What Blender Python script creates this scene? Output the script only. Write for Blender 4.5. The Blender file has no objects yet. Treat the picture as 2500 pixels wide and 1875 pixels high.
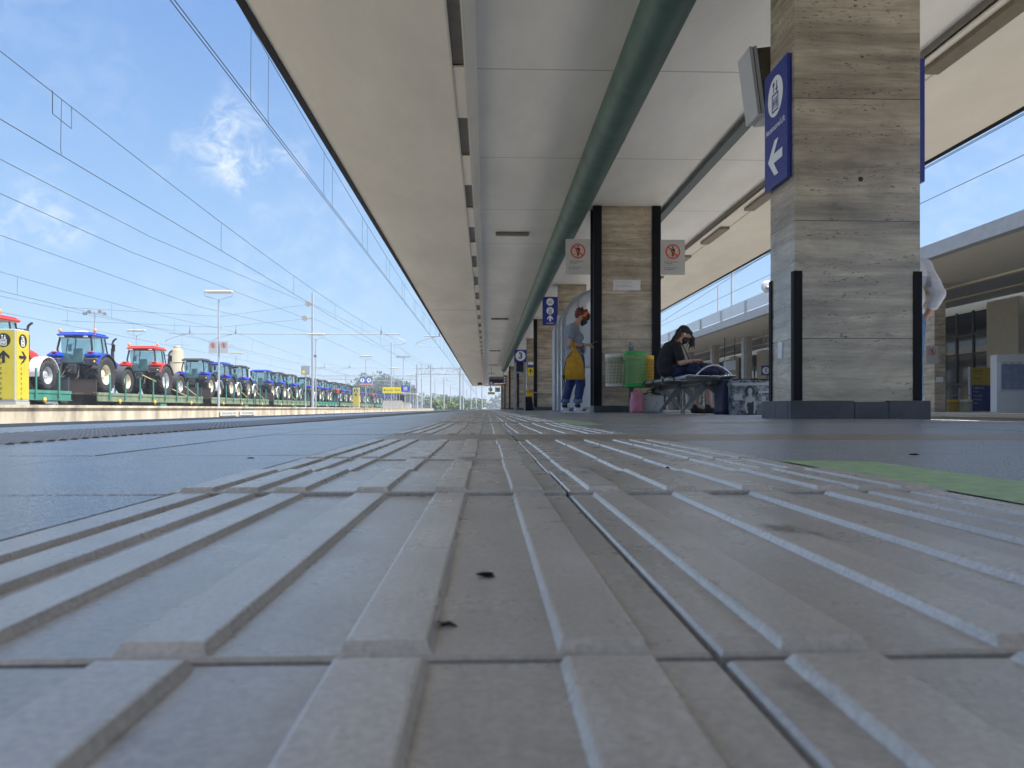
import bpy, bmesh, math, random
from mathutils import Vector, Matrix, noise
random.seed(7)
R = math.radians
S = bpy.context.scene
col = S.collection

# ------------------------------------------------------------------ camera
CAMH = 0.065
YAW = R(1.89)
FPX, CX, HZ = 1878.0, 1250.0, 998.0          # focal length and horizon in photograph pixels (2500 wide)
cam = bpy.data.cameras.new('camera'); camo = bpy.data.objects.new('camera', cam); col.objects.link(camo)
camo.location = (0, 0, CAMH); camo.rotation_euler = (R(90), 0, -YAW)
cam.sensor_width = 36; cam.lens = 36 * FPX / 2500; cam.shift_y = 60.5 / 2500
cam.clip_start = 0.02; cam.clip_end = 3000
cam.dof.use_dof = True; cam.dof.focus_distance = 2.0; cam.dof.aperture_fstop = 24
S.camera = camo

# ------------------------------------------------------------------ light
SUN_EL, SUN_AZ = R(56), R(103)                # azimuth clockwise from +Y
world = bpy.data.worlds.new('World'); S.world = world; world.use_nodes = True
wn = world.node_tree.nodes; wl = world.node_tree.links; wn.clear()
wo = wn.new('ShaderNodeOutputWorld'); bg = wn.new('ShaderNodeBackground'); sky = wn.new('ShaderNodeTexSky')
sky.sky_type = 'NISHITA'; sky.sun_disc = False; sky.sun_elevation = SUN_EL; sky.sun_rotation = SUN_AZ
sky.air_density = 1.0; sky.dust_density = .35; sky.ozone_density = 3.5
bg.inputs['Strength'].default_value = 0.12
def wnode(t, **k):
    n = wn.new(t)
    for a, b in k.items(): setattr(n, a, b)
    return n
tc = wnode('ShaderNodeTexCoord')
def dirvec(px, py):
    v = Vector(((px - CX) / FPX, 1, (HZ - py) / FPX)); v.rotate(Matrix.Rotation(-YAW, 3, 'Z')); return v.normalized()
def math_(op, a, b_=None, clamp=False):
    n = wnode('ShaderNodeMath', operation=op); n.use_clamp = clamp
    for i, v in enumerate((a, b_)):
        if v is None: continue
        if isinstance(v, (int, float)): n.inputs[i].default_value = v
        else: wl.new(v, n.inputs[i])
    return n.outputs[0]
def rng(v, a, b_, c=0, d=1):
    n = wnode('ShaderNodeMapRange'); n.interpolation_type = 'SMOOTHSTEP'; wl.new(v, n.inputs['Value'])
    for k, x in (('From Min', a), ('From Max', b_), ('To Min', c), ('To Max', d)): n.inputs[k].default_value = x
    return n.outputs[0]
def mixw(f, a, b_):
    n = wnode('ShaderNodeMix', data_type='RGBA'); wl.new(f, n.inputs['Factor'])
    for k, v in (('A', a), ('B', b_)):
        if isinstance(v, tuple): n.inputs[k].default_value = (*v, 1)
        else: wl.new(v, n.inputs[k])
    return n.outputs['Result']
# hazy summer sky: blue low down and paler towards the horizon, brightened overhead, out of view, as added fill for the canopy shade
sep = wnode('ShaderNodeSeparateXYZ'); wl.new(tc.outputs['Generated'], sep.inputs[0])
rp_ = wnode('ShaderNodeValToRGB'); wl.new(sep.outputs['Z'], rp_.inputs['Fac']); el = rp_.color_ramp.elements
K = .93/(.12*2**1.42)
for i, (po, c) in enumerate(((0, (.44,.625,.85)), (.10, (.405,.62,.88)), (.24, (.335,.56,.90)), (.46, (.205,.40,.82)))):
    if i > 1: el.new(.5)
    el[i].position = po; el[i].color = (*[x*K/8 for x in c], 1)
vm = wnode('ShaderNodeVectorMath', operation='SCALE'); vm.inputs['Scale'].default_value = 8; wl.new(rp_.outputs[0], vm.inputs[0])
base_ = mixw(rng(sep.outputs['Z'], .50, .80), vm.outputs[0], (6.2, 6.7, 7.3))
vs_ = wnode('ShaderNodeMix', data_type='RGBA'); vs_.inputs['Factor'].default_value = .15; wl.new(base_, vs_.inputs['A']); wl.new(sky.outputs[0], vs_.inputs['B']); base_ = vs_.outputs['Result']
def nse(sc, det, ro, di=0, st=(1,1,1)):
    mp = wnode('ShaderNodeMapping'); mp.inputs['Scale'].default_value = st; wl.new(tc.outputs['Generated'], mp.inputs['Vector'])
    n = wnode('ShaderNodeTexNoise'); n.inputs['Scale'].default_value = sc; n.inputs['Detail'].default_value = det; n.inputs['Roughness'].default_value = ro; n.inputs['Distortion'].default_value = di; wl.new(mp.outputs[0], n.inputs['Vector']); return n.outputs['Fac']
big_ = nse(11, 3, .55, .2); fine_ = nse(30, 10, .64, .7, (1, 1, 1.25)); wsum = None
for (px, py, rad, amp) in ((548, 370, .070, 1.0), (690, 400, .040, .55), (95, 490, .06, .5), (1000, 560, .12, .1), (60, 60, .18, .12), (700, 640, .20, .2), (2420, 430, .15, .2)):
    sub = wnode('ShaderNodeVectorMath', operation='DISTANCE'); wl.new(tc.outputs['Generated'], sub.inputs[0]); sub.inputs[1].default_value = dirvec(px, py)
    warped = math_('ADD', sub.outputs['Value'], math_('MULTIPLY', math_('SUBTRACT', big_, .5), -rad*3.2))
    v = rng(warped, rad*1.05, rad*.1, 0, amp)
    wsum = v if wsum is None else math_('MAXIMUM', wsum, v)
cl = math_('MULTIPLY', wsum, rng(fine_, .36, .70), True)
mxr = mixw(math_('MULTIPLY', cl, .75), base_, (3.3, 3.5, 3.7))
class _O: outputs = {'Result': mxr}
mx = _O
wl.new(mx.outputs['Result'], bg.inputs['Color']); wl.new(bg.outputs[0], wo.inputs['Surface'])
sun = bpy.data.lights.new('sun', 'SUN'); sun.energy = 3.7; sun.angle = R(.53); sun.color = (1, .94, .85)
so = bpy.data.objects.new('sun', sun); col.objects.link(so)
sv = Vector((math.sin(SUN_AZ) * math.cos(SUN_EL), math.cos(SUN_AZ) * math.cos(SUN_EL), math.sin(SUN_EL)))
so.rotation_euler = sv.to_track_quat('Z', 'Y').to_euler()
S.view_settings.view_transform = 'Standard'; S.view_settings.look = 'None'; S.view_settings.exposure = 1.42; S.view_settings.gamma = 1
S.render.engine = 'CYCLES'
S.cycles.max_bounces = 8; S.cycles.diffuse_bounces = 5; S.cycles.transparent_max_bounces = 12

# ------------------------------------------------------------------ geometry helpers
def Xof(px, Y):                               # X of a thing seen at column px of the photograph, Y metres along the platform
    t = (px - CX) / FPX; c, s = math.cos(YAW), math.sin(YAW)
    return Y * (s + t * c) / (c - t * s)
def Yof(px, X):
    t = (px - CX) / FPX; c, s = math.cos(YAW), math.sin(YAW)
    return X * (c - t * s) / (s + t * c)
def Zof(py, X, Y):
    return CAMH + (HZ - py) / FPX * (X * math.sin(YAW) + Y * math.cos(YAW))

class MB:
    def __init__(s): s.v = []; s.f = []; s.m = []; s.sm = []
    def add(s, vs, fs, m=0, smooth=False):
        b = len(s.v); s.v += [tuple(v) for v in vs]
        for f in fs: s.f.append([i + b for i in f]); s.m.append(m); s.sm.append(smooth)
        return s
    def box(s, x0, x1, y0, y1, z0, z1, m=0, M=None, bev=0):
        if bev:
            b = bev
            prof = [(x0+b, y0), (x1-b, y0), (x1, y0+b), (x1, y1-b), (x1-b, y1), (x0+b, y1), (x0, y1-b), (x0, y0+b)]
            vs = []
            for z, k in ((z0, b), (z0+b, 0), (z1-b, 0), (z1, b)):
                cx, cy = (x0+x1)/2, (y0+y1)/2
                for (x, y) in prof:
                    fx = 1 - k / max(1e-6, abs(x1-x0)/2); fy = 1 - k / max(1e-6, abs(y1-y0)/2)
                    vs.append(Vector((cx+(x-cx)*fx, cy+(y-cy)*fy, z)))
            fs = [list(range(7, -1, -1)), list(range(24, 32))]
            for r in range(3):
                for i in range(8): fs.append([r*8+i, r*8+(i+1) % 8, (r+1)*8+(i+1) % 8, (r+1)*8+i])
        else:
            vs = [Vector(p) for p in ((x0,y0,z0),(x1,y0,z0),(x1,y1,z0),(x0,y1,z0),(x0,y0,z1),(x1,y0,z1),(x1,y1,z1),(x0,y1,z1))]
            fs = [[3,2,1,0],[4,5,6,7],[0,1,5,4],[1,2,6,5],[2,3,7,6],[3,0,4,7]]
        if M: vs = [M @ v for v in vs]
        return s.add(vs, fs, m)
    def quad(s, a, b, c, d, m=0): return s.add([a, b, c, d], [[0,1,2,3]], m)
    def tube(s, pts, r, n=8, m=0, caps=True, smooth=True):
        pts = [Vector(p) for p in pts]; rs = r if isinstance(r, (list, tuple)) else [r]*len(pts)
        vs = []; up = None
        for i, p in enumerate(pts):
            d = (pts[min(i+1, len(pts)-1)] - pts[max(i-1, 0)]).normalized()
            if up is None: up = d.orthogonal().normalized()
            up = (up - d * up.dot(d)).normalized(); sd = d.cross(up)
            for k in range(n):
                a = 2*math.pi*k/n; vs.append(p + (up*math.cos(a) + sd*math.sin(a)) * rs[i])
        fs = []
        for i in range(len(pts)-1):
            for k in range(n): fs.append([i*n+k, i*n+(k+1) % n, (i+1)*n+(k+1) % n, (i+1)*n+k])
        s.add(vs, fs, m, smooth)
        if caps:
            s.add(vs[:n], [list(range(n-1, -1, -1))], m); s.add(vs[-n:], [list(range(n))], m)
        return s
    def lathe(s, prof, n=24, M=None, m=0, smooth=True, a0=0, a1=2*math.pi):
        full = abs(a1-a0-2*math.pi) < 1e-6; k = n if full else n+1; vs = []
        for j in range(k):
            a = a0 + (a1-a0)*j/n
            for (r, z) in prof:
                v = Vector((r*math.cos(a), r*math.sin(a), z)); vs.append(M @ v if M else v)
        L = len(prof); fs = []
        for j in range(n):
            j2 = (j+1) % k
            for i in range(L-1): fs.append([j*L+i, j2*L+i, j2*L+i+1, j*L+i+1])
        return s.add(vs, fs, m, smooth)
    def prism(s, poly, axis, a, b, m=0, M=None):
        def P(u, v, w): return Vector({'x': (w, u, v), 'y': (u, w, v), 'z': (u, v, w)}[axis])
        n = len(poly); vs = [P(u, v, a) for u, v in poly] + [P(u, v, b) for u, v in poly]
        if M: vs = [M @ v for v in vs]
        return s.add(vs, [list(range(n-1, -1, -1)), list(range(n, 2*n))] + [[i, (i+1) % n, n+(i+1) % n, n+i] for i in range(n)], m)
    def build(s, name, mats, parent=None, shade=None, loc=None, fixn=True):
        me = bpy.data.meshes.new(name); me.from_pydata(s.v, [], s.f); me.update()
        if not isinstance(mats, (list, tuple)): mats = [mats]
        for x in mats: me.materials.append(x)
        for p, mi, sm in zip(me.polygons, s.m, s.sm): p.material_index = mi; p.use_smooth = sm
        if fixn:
            bm = bmesh.new(); bm.from_mesh(me); bmesh.ops.recalc_face_normals(bm, faces=bm.faces); bm.to_mesh(me); bm.free()
        o = bpy.data.objects.new(name, me); col.objects.link(o)
        if parent: adopt(o, parent)
        if loc: o.location = loc
        return o

INV = {}
def adopt(o, parent):
    """parent o; below a root made with world=True the mesh was drawn in world coordinates, so bring it into the root's own"""
    o.parent = parent
    if parent.name in INV: o.data.transform(INV[parent.name]); INV[o.name] = INV[parent.name]
    return o
def empty(name, loc=(0,0,0), rz=0, label=None, cat=None, group=None, world=False):
    o = bpy.data.objects.new(name, None); col.objects.link(o); o.location = loc; o.rotation_euler = (0,0,rz); o.empty_display_size = .2
    if world: INV[o.name] = (Matrix.Translation(loc) @ Matrix.Rotation(rz, 4, 'Z')).inverted()
    if label: tag(o, label, cat, group)
    return o
def tag(o, label=None, cat=None, group=None, kind=None):
    if label: o['label'] = label
    if cat: o['category'] = cat
    if group: o['group'] = group
    if kind: o['kind'] = kind
    return o
def struct(o): o['kind'] = 'structure'; return o
def kids(o): return [c for c in bpy.data.objects if c.parent == o]
def copy_tree(o, loc=None, rz=None, label=None, parent=None, cache={}):
    c = o.copy(); col.objects.link(c)
    if parent: c.parent = parent
    if loc is not None: c.location = loc
    if rz is not None: c.rotation_euler = (0,0,rz)
    if label: c['label'] = label
    if o.name not in cache: cache[o.name] = kids(o)
    for k in cache[o.name]: copy_tree(k, parent=c)
    return c
def ordn(i): return ['first','second','third','fourth','fifth','sixth','seventh','eighth','ninth','tenth','eleventh','twelfth','thirteenth','fourteenth','fifteenth','sixteenth','seventeenth','eighteenth'][i-1]

# ------------------------------------------------------------------ materials
MT = {}
def mat(name, c, rough=.6, metal=0, var=0, vscale=4, bump=0, bscale=60, spec=.5, alpha=None, emit=None, stretch=(1,1,1), c2=None, detail=5):
    if name in MT: return MT[name]
    m = bpy.data.materials.new(name); m.use_nodes = True; N = m.node_tree.nodes; L = m.node_tree.links
    p = N['Principled BSDF']; p.inputs['Base Color'].default_value = (*c, 1); p.inputs['Roughness'].default_value = rough; p.inputs['Metallic'].default_value = metal
    p.inputs['Specular IOR Level'].default_value = spec
    if alpha is not None: p.inputs['Alpha'].default_value = alpha
    if emit: p.inputs['Emission Color'].default_value = (*c, 1); p.inputs['Emission Strength'].default_value = emit
    if var or bump:
        t = N.new('ShaderNodeNewGeometry'); mpp = N.new('ShaderNodeMapping'); mpp.inputs['Scale'].default_value = stretch; L.new(t.outputs['Position'], mpp.inputs['Vector'])
    if var:
        n1 = N.new('ShaderNodeTexNoise'); n1.inputs['Scale'].default_value = vscale; n1.inputs['Detail'].default_value = detail; n1.inputs['Roughness'].default_value = .65
        L.new(mpp.outputs[0], n1.inputs['Vector'])
        r = N.new('ShaderNodeValToRGB'); k2 = c2 or tuple(x*(1-var) for x in c); k1 = tuple(min(1, x*(1+var*.5)) for x in c)
        r.color_ramp.elements[0].position = .32; r.color_ramp.elements[1].position = .68
        r.color_ramp.elements[0].color = (*k2, 1); r.color_ramp.elements[1].color = (*k1, 1)
        L.new(n1.outputs['Fac'], r.inputs['Fac']); L.new(r.outputs[0], p.inputs['Base Color'])
        if name.startswith('paving'):      # fine granular speckle of flamed stone
            n3 = N.new('ShaderNodeTexNoise'); n3.inputs['Scale'].default_value = 330; n3.inputs['Detail'].default_value = 3; L.new(mpp.outputs[0], n3.inputs['Vector'])
            r3 = N.new('ShaderNodeValToRGB'); r3.color_ramp.elements[0].position = .36; r3.color_ramp.elements[1].position = .62; r3.color_ramp.elements[0].color = (.45,.45,.45,1); r3.color_ramp.elements[1].color = (1.15,1.15,1.15,1); L.new(n3.outputs['Fac'], r3.inputs['Fac'])
            m3 = N.new('ShaderNodeMix'); m3.data_type = 'RGBA'; m3.blend_type = 'MULTIPLY'; m3.inputs['Factor'].default_value = 1; L.new(r.outputs[0], m3.inputs['A']); L.new(r3.outputs[0], m3.inputs['B']); L.new(m3.outputs['Result'], p.inputs['Base Color'])
            m4 = N.new('ShaderNodeMapRange'); m4.inputs['To Min'].default_value = rough+.16; m4.inputs['To Max'].default_value = rough-.04; L.new(n3.outputs['Fac'], m4.inputs['Value']); L.new(m4.outputs[0], p.inputs['Roughness'])
    if bump:
        n2 = N.new('ShaderNodeTexNoise'); n2.inputs['Scale'].default_value = bscale; n2.inputs['Detail'].default_value = 6; L.new(mpp.outputs[0], n2.inputs['Vector'])
        b = N.new('ShaderNodeBump'); b.inputs['Strength'].default_value = bump; b.inputs['Distance'].default_value = .01; L.new(n2.outputs['Fac'], b.inputs['Height']); L.new(b.outputs[0], p.inputs['Normal'])
    MT[name] = m; return m

def travertine(name, base, dark, joints=(), zs=1.0):
    m = bpy.data.materials.new(name); m.use_nodes = True; N = m.node_tree.nodes; L = m.node_tree.links; p = N['Principled BSDF']
    g0 = N.new('ShaderNodeNewGeometry'); sz = N.new('ShaderNodeSeparateXYZ'); L.new(g0.outputs['Position'], sz.inputs[0]); acc = None
    for z in joints:                       # every course is cut from another block: shift the pattern at each joint
        q = N.new('ShaderNodeMath'); q.operation = 'GREATER_THAN'; L.new(sz.outputs['Z'], q.inputs[0]); q.inputs[1].default_value = z
        if acc is None: acc = q.outputs[0]
        else: q2 = N.new('ShaderNodeMath'); q2.operation = 'ADD'; L.new(acc, q2.inputs[0]); L.new(q.outputs[0], q2.inputs[1]); acc = q2.outputs[0]
    q3 = N.new('ShaderNodeVectorMath'); q3.operation = 'SCALE'; q3.inputs[0].default_value = (3.7, 5.3, 2.1); L.new(acc, q3.inputs['Scale'])
    q4 = N.new('ShaderNodeVectorMath'); q4.operation = 'ADD'; L.new(g0.outputs['Position'], q4.inputs[0]); L.new(q3.outputs[0], q4.inputs[1])
    class g: outputs = {'Position': q4.outputs[0]}
    def noise_(scale, st, det=6, rough=.6, dist=0):
        mp_ = N.new('ShaderNodeMapping'); mp_.inputs['Scale'].default_value = st; L.new(g.outputs['Position'], mp_.inputs['Vector'])
        n = N.new('ShaderNodeTexNoise'); n.inputs['Scale'].default_value = scale; n.inputs['Detail'].default_value = det; n.inputs['Roughness'].default_value = rough; n.inputs['Distortion'].default_value = dist
        L.new(mp_.outputs[0], n.inputs['Vector']); return n.outputs['Fac']
    def ramp(f, pts):
        r = N.new('ShaderNodeValToRGB'); e = r.color_ramp.elements
        while len(e) < len(pts): e.new(.5)
        for i, (po, c) in enumerate(pts): e[i].position = po; e[i].color = (*c, 1)
        L.new(f, r.inputs['Fac']); return r.outputs[0]
    def mixc(f, a, b, mode='MIX'):
        x = N.new('ShaderNodeMix'); x.data_type = 'RGBA'; x.blend_type = mode
        for s_, v in (('Factor', f), ('A', a), ('B', b)):
            if isinstance(v, (int, float)): x.inputs[s_].default_value = v
            elif isinstance(v, tuple): x.inputs[s_].default_value = (*v, 1)
            else: L.new(v, x.inputs[s_])
        return x.outputs['Result']
    W = (1, 1, 1)
    bands = noise_(1.3, (.5, .5, 5.5), 9, .68, .35)
    c = ramp(bands, [(.30, dark), (.46, tuple((a+b)/2 for a, b in zip(base, dark))), (.60, base), (.8, tuple(min(1, x*1.18) for x in base))])
    fine = noise_(6, (1, 1, 12), 5, .7)
    c = mixc(.55, c, ramp(fine, [(.3, (.62, .58, .52)), (.6, (1, 1, 1))]), 'MULTIPLY')
    blot = noise_(1.9, (1, 1, 1.3), 6, .6, 1.2)
    c = mixc(.6, c, ramp(blot, [(.34, (.55, .53, .49)), (.60, (1.06, 1.05, 1.04))]), 'MULTIPLY')
    pit = noise_(26, (.9, .9, 3.4), 3, .7); zone = noise_(2.6, (.6, .6, 4.5), 3, .5)
    a = N.new('ShaderNodeMath'); a.operation = 'MULTIPLY'; L.new(ramp(pit, [(.35, (1,1,1)), (.385, (0,0,0))]), a.inputs[0]); L.new(ramp(zone, [(.44, (0,0,0)), (.56, (1,1,1))]), a.inputs[1])
    c = mixc(a.outputs[0], c, (.05, .042, .034))
    if joints:
        sx = sz; last = None
        for z in joints:
            s1 = N.new('ShaderNodeMath'); s1.operation = 'SUBTRACT'; L.new(sx.outputs['Z'], s1.inputs[0]); s1.inputs[1].default_value = z
            s2 = N.new('ShaderNodeMath'); s2.operation = 'ABSOLUTE'; L.new(s1.outputs[0], s2.inputs[0])
            s3 = N.new('ShaderNodeMath'); s3.operation = 'LESS_THAN'; L.new(s2.outputs[0], s3.inputs[0]); s3.inputs[1].default_value = .0028
            if last is None: last = s3.outputs[0]
            else:
                s4 = N.new('ShaderNodeMath'); s4.operation = 'MAXIMUM'; L.new(last, s4.inputs[0]); L.new(s3.outputs[0], s4.inputs[1]); last = s4.outputs[0]
        c = mixc(last, c, (.06, .045, .035))
    L.new(c, p.inputs['Base Color']); p.inputs['Roughness'].default_value = .22; p.inputs['Specular IOR Level'].default_value = .8
    b = N.new('ShaderNodeBump'); b.inputs['Strength'].default_value = .3; b.inputs['Distance'].default_value = .003
    inv = N.new('ShaderNodeMath'); inv.operation = 'SUBTRACT'; L.new(fine, inv.inputs[0]); L.new(a.outputs[0], inv.inputs[1]); L.new(inv.outputs[0], b.inputs['Height']); L.new(b.outputs[0], p.inputs['Normal'])
    MT[name] = m; return m

trav = travertine('travertine', (.55, .465, .35), (.21, .168, .12), joints=(.52, 1.28, 2.07, 2.85))
soffit = mat('soffit_paint', (.84, .81, .75), .55, var=.13, vscale=.9, detail=8, stretch=(1, .35, 1))
soffit_warm = mat('soffit_paint_warm', (.82, .76, .65), .55, var=.13, vscale=.8, detail=8, stretch=(1, .35, 1))
lightpanel = mat('light_panel', (.20, .165, .115), .35, var=.2, vscale=9)
blackmetal = mat('black_metal', (.007, .007, .011), .6, var=.3, vscale=6, spec=.2)
greymetal = mat('grey_metal', (.30, .32, .35), .45, .3, var=.15, vscale=5)
steel = mat('galvanised_steel', (.42, .45, .50), .5, .4, var=.12, vscale=3)
white = mat('white_paint', (.78, .78, .77), .4)
blue = mat('sign_blue', (.010, .028, .24), .35)
signwhite = mat('sign_white', (.80, .82, .82), .4)
black = mat('sign_black', (.012, .012, .014), .5)
yellow = mat('sign_yellow', (.78, .62, .02), .4)
red = mat('sign_red', (.60, .06, .04), .5)
slate = mat('slate', (.055, .060, .072), .45, var=.35, vscale=5, bump=.25, bscale=40)
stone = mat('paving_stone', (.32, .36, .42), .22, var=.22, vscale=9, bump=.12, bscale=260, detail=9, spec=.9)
stone_b = mat('paving_brown', (.33, .275, .23), .28, var=.2, vscale=9, bump=.12, bscale=240)
grout = mat('grout', (.02, .02, .022), .9)
coping = mat('edge_stone', (.06, .065, .08), .6, var=.3, vscale=5, bump=.3, bscale=90)
concrete = mat('concrete', (.46, .415, .335), .85, var=.62, vscale=1.1, bump=.4, bscale=25, stretch=(1, 1, .35), detail=9)
asphalt = mat('asphalt', (.20, .19, .18), .9, var=.2, vscale=2)
ballast = mat('ballast', (.26, .235, .20), .95, var=.5, vscale=14, bump=1, bscale=20)
greenmark = mat('green_marking', (.36, .54, .28), .5, var=.2, c2=(.25, .36, .21), vscale=45, bump=.2, bscale=200)
wire = mat('wire', (.055, .065, .085), .55, .4)
glassd = mat('dark_glass', (.02, .025, .03), .06)
def glassmat(name, tint, a):
    m = bpy.data.materials.new(name); m.use_nodes = True; N = m.node_tree.nodes; L = m.node_tree.links
    p = N['Principled BSDF']; p.inputs['Base Color'].default_value = (*tint, 1); p.inputs['Roughness'].default_value = .08; p.inputs['Specular IOR Level'].default_value = .7
    t = N.new('ShaderNodeBsdfTransparent'); t.inputs['Color'].default_value = (*[min(1, x*.4+.55) for x in tint], 1); x = N.new('ShaderNodeMixShader'); x.inputs[0].default_value = a
    L.new(t.outputs[0], x.inputs[1]); L.new(p.outputs[0], x.inputs[2]); L.new(x.outputs[0], N['Material Output'].inputs[0]); MT[name] = m; return m
cabglass = glassmat('cab_glass', (.30, .60, .64), .24)
boothglass = glassmat('booth_glass', (.72, .78, .86), .5)

# ------------------------------------------------------------------ flat graphics on signs
class Frame:
    """a plane in space: origin, right vector U, up vector V, outward normal N; everything drawn is a thin sheet in front of it"""
    def __init__(s, o, U, V):
        s.o = Vector(o); s.U = Vector(U).normalized(); s.V = Vector(V).normalized(); s.N = s.U.cross(s.V).normalized()
    def p(s, u, v, n=0): return s.o + s.U*u + s.V*v + s.N*n
    def poly(s, mb, pts, n=.002, m=0): mb.add([s.p(u, v, n) for u, v in pts], [list(range(len(pts)))], m)
    def rect(s, mb, u0, u1, v0, v1, n=.002, m=0): s.poly(mb, [(u0,v0),(u1,v0),(u1,v1),(u0,v1)], n, m)
    def disk(s, mb, u, v, r, n=.002, m=0, k=28): s.poly(mb, [(u+r*math.cos(2*math.pi*i/k), v+r*math.sin(2*math.pi*i/k)) for i in range(k)], n, m)
    def ring(s, mb, u, v, r0, r1, n=.002, m=0, k=28):
        for i in range(k):
            a, b = 2*math.pi*i/k, 2*math.pi*(i+1)/k
            s.poly(mb, [(u+r0*math.cos(a), v+r0*math.sin(a)), (u+r1*math.cos(a), v+r1*math.sin(a)), (u+r1*math.cos(b), v+r1*math.sin(b)), (u+r0*math.cos(b), v+r0*math.sin(b))], n, m)
    def line(s, mb, a, b, w, n=.002, m=0):
        a, b = Vector(a), Vector(b); d = (b-a).normalized(); q = Vector((-d.y, d.x))*w/2
        s.poly(mb, [a-q, b-q, b+q, a+q], n, m)
    def arrow(s, mb, u, v, h, ang, w, n=.002, m=0):
        """bold station arrow centred at u,v with length h pointing at ang"""
        c, q = math.cos(ang), math.sin(ang)
        def T(x, y): return (u + c*x - q*y, v + q*x + c*y)
        s.poly(mb, [T(-h/2,-w/2), T(h/2-w*.7,-w/2), T(h/2-w*.7,w/2), T(-h/2,w/2)], n+.0009, m)
        k = h*.46
        for sg in (1, -1):
            s.poly(mb, [T(h/2, 0), T(h/2-k, sg*k), T(h/2-k-w*1.1, sg*k), T(h/2-w*1.25, 0)][::sg], n+(.0003 if sg > 0 else 0), m)
    def panel(s, mb, u0, u1, v0, v1, th, m=0, n0=0):
        vs = [s.p(u, v, n) for n in (n0-th, n0) for u, v in ((u0,v0),(u1,v0),(u1,v1),(u0,v1))]
        mb.add(vs, [[3,2,1,0],[4,5,6,7],[0,1,5,4],[1,2,6,5],[2,3,7,6],[3,0,4,7]], m)
    def text(s, txt, u, v, size, m, parent, name='lettering', n=.003, align='CENTER', bold=0, sx=1, label=None):
        cu = bpy.data.curves.new('t', 'FONT'); cu.body = txt; cu.size = size; cu.align_x = align; cu.align_y = 'CENTER'; cu.offset = bold*size; cu.resolution_u = 3
        o = bpy.data.objects.new('t', cu); col.objects.link(o); bpy.context.view_layer.update()
        me = bpy.data.meshes.new_from_object(o.evaluated_get(bpy.context.evaluated_depsgraph_get())); bpy.data.objects.remove(o); bpy.data.curves.remove(cu)
        me.name = name
        for vt in me.vertices: vt.co = s.p(u + vt.co.x*sx, v + vt.co.y, n)
        me.materials.clear(); me.materials.append(m)
        ob = bpy.data.objects.new(name, me); col.objects.link(ob); adopt(ob, parent)
        return ob
    def lift_icon(s, u, v, r, mdisk, mink, parent):
        a = MB(); s.disk(a, u, v, r); a.build('icon_disc', mdisk, parent, fixn=False)
        b = MB(); n = .0035; w = r*.09
        x0, x1, y0, y1 = u-r*.38, u+r*.38, v-r*.72, v+r*.12
        for p, q in (((x0,y0),(x1,y0)),((x1,y0),(x1,y1)),((x1,y1),(x0,y1)),((x0,y1),(x0,y0))): s.line(b, p, q, w, n)
        for k in (-1, 0, 1):
            cx = u + k*r*.2; s.disk(b, cx, v-r*.10, r*.055, n, k=10); s.rect(b, cx-r*.06, cx+r*.06, v-r*.42, v-r*.18, n); s.rect(b, cx-r*.035, cx+r*.035, v-r*.6, v-r*.42, n)
        for k in (-1, 1):
            cx = u + k*r*.2; s.line(b, (cx, v+r*.24), (cx, v+r*.72), w, n); t = v+r*.74 if k < 0 else v+r*.22; d = -1 if k < 0 else 1
            s.line(b, (cx, t), (cx-r*.13, t+d*r*.16), w, n+.0004); s.line(b, (cx, t), (cx+r*.13, t+d*r*.16), w, n+.0008)
        b.build('lift_pictogram', mink, parent, fixn=False)

# ------------------------------------------------------------------ ground and platforms
BX0, BX1 = -.24, .36           # tactile band
EDGE_L, EDGE_R = -2.1, 6.3
def gz(x): return 0 if x < 2.6 else -(x-2.6)*.0236

g = MB(); g.quad((-700,-200,-.9),(700,-200,-.9),(700,1500,-.9),(-700,1500,-.9)); struct(g.build('ground', mat('ground_soil', (.19,.18,.12), .95, var=.4, vscale=.3)))
for nm, xs in (('track_bed', ((-10.75, -2.15), (6.35, 10.25), (-26.0, -17.6))),):
    for x0, x1 in xs: b = MB(); b.box(x0, x1, -15, 420, -.88, -.72); struct(b.build(nm, ballast if x0 > 0 else mat('ballast_pale', (.40, .37, .32), .95, var=.4, vscale=14, bump=1, bscale=20)))
sleeper = mat('sleeper_concrete', (.32,.30,.27), .9); railm = mat('rail_rust', (.16,.09,.06), .6, .5)
b = MB(); rl = MB()
for cxx in (-3.95, -8.05, 8.3, -20.85, -24.6):
    for k in range(240): b.box(cxx-1.15, cxx+1.15, -10+k*.65, -9.75+k*.65, -.73, -.68)
    for sg in (-1, 1): rl.box(cxx+sg*.75-.035, cxx+sg*.75+.035, -15, 420, -.679, -.53)
tag(b.build('sleepers', sleeper), kind='structure'); tag(rl.build('rails', railm), kind='structure')

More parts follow.
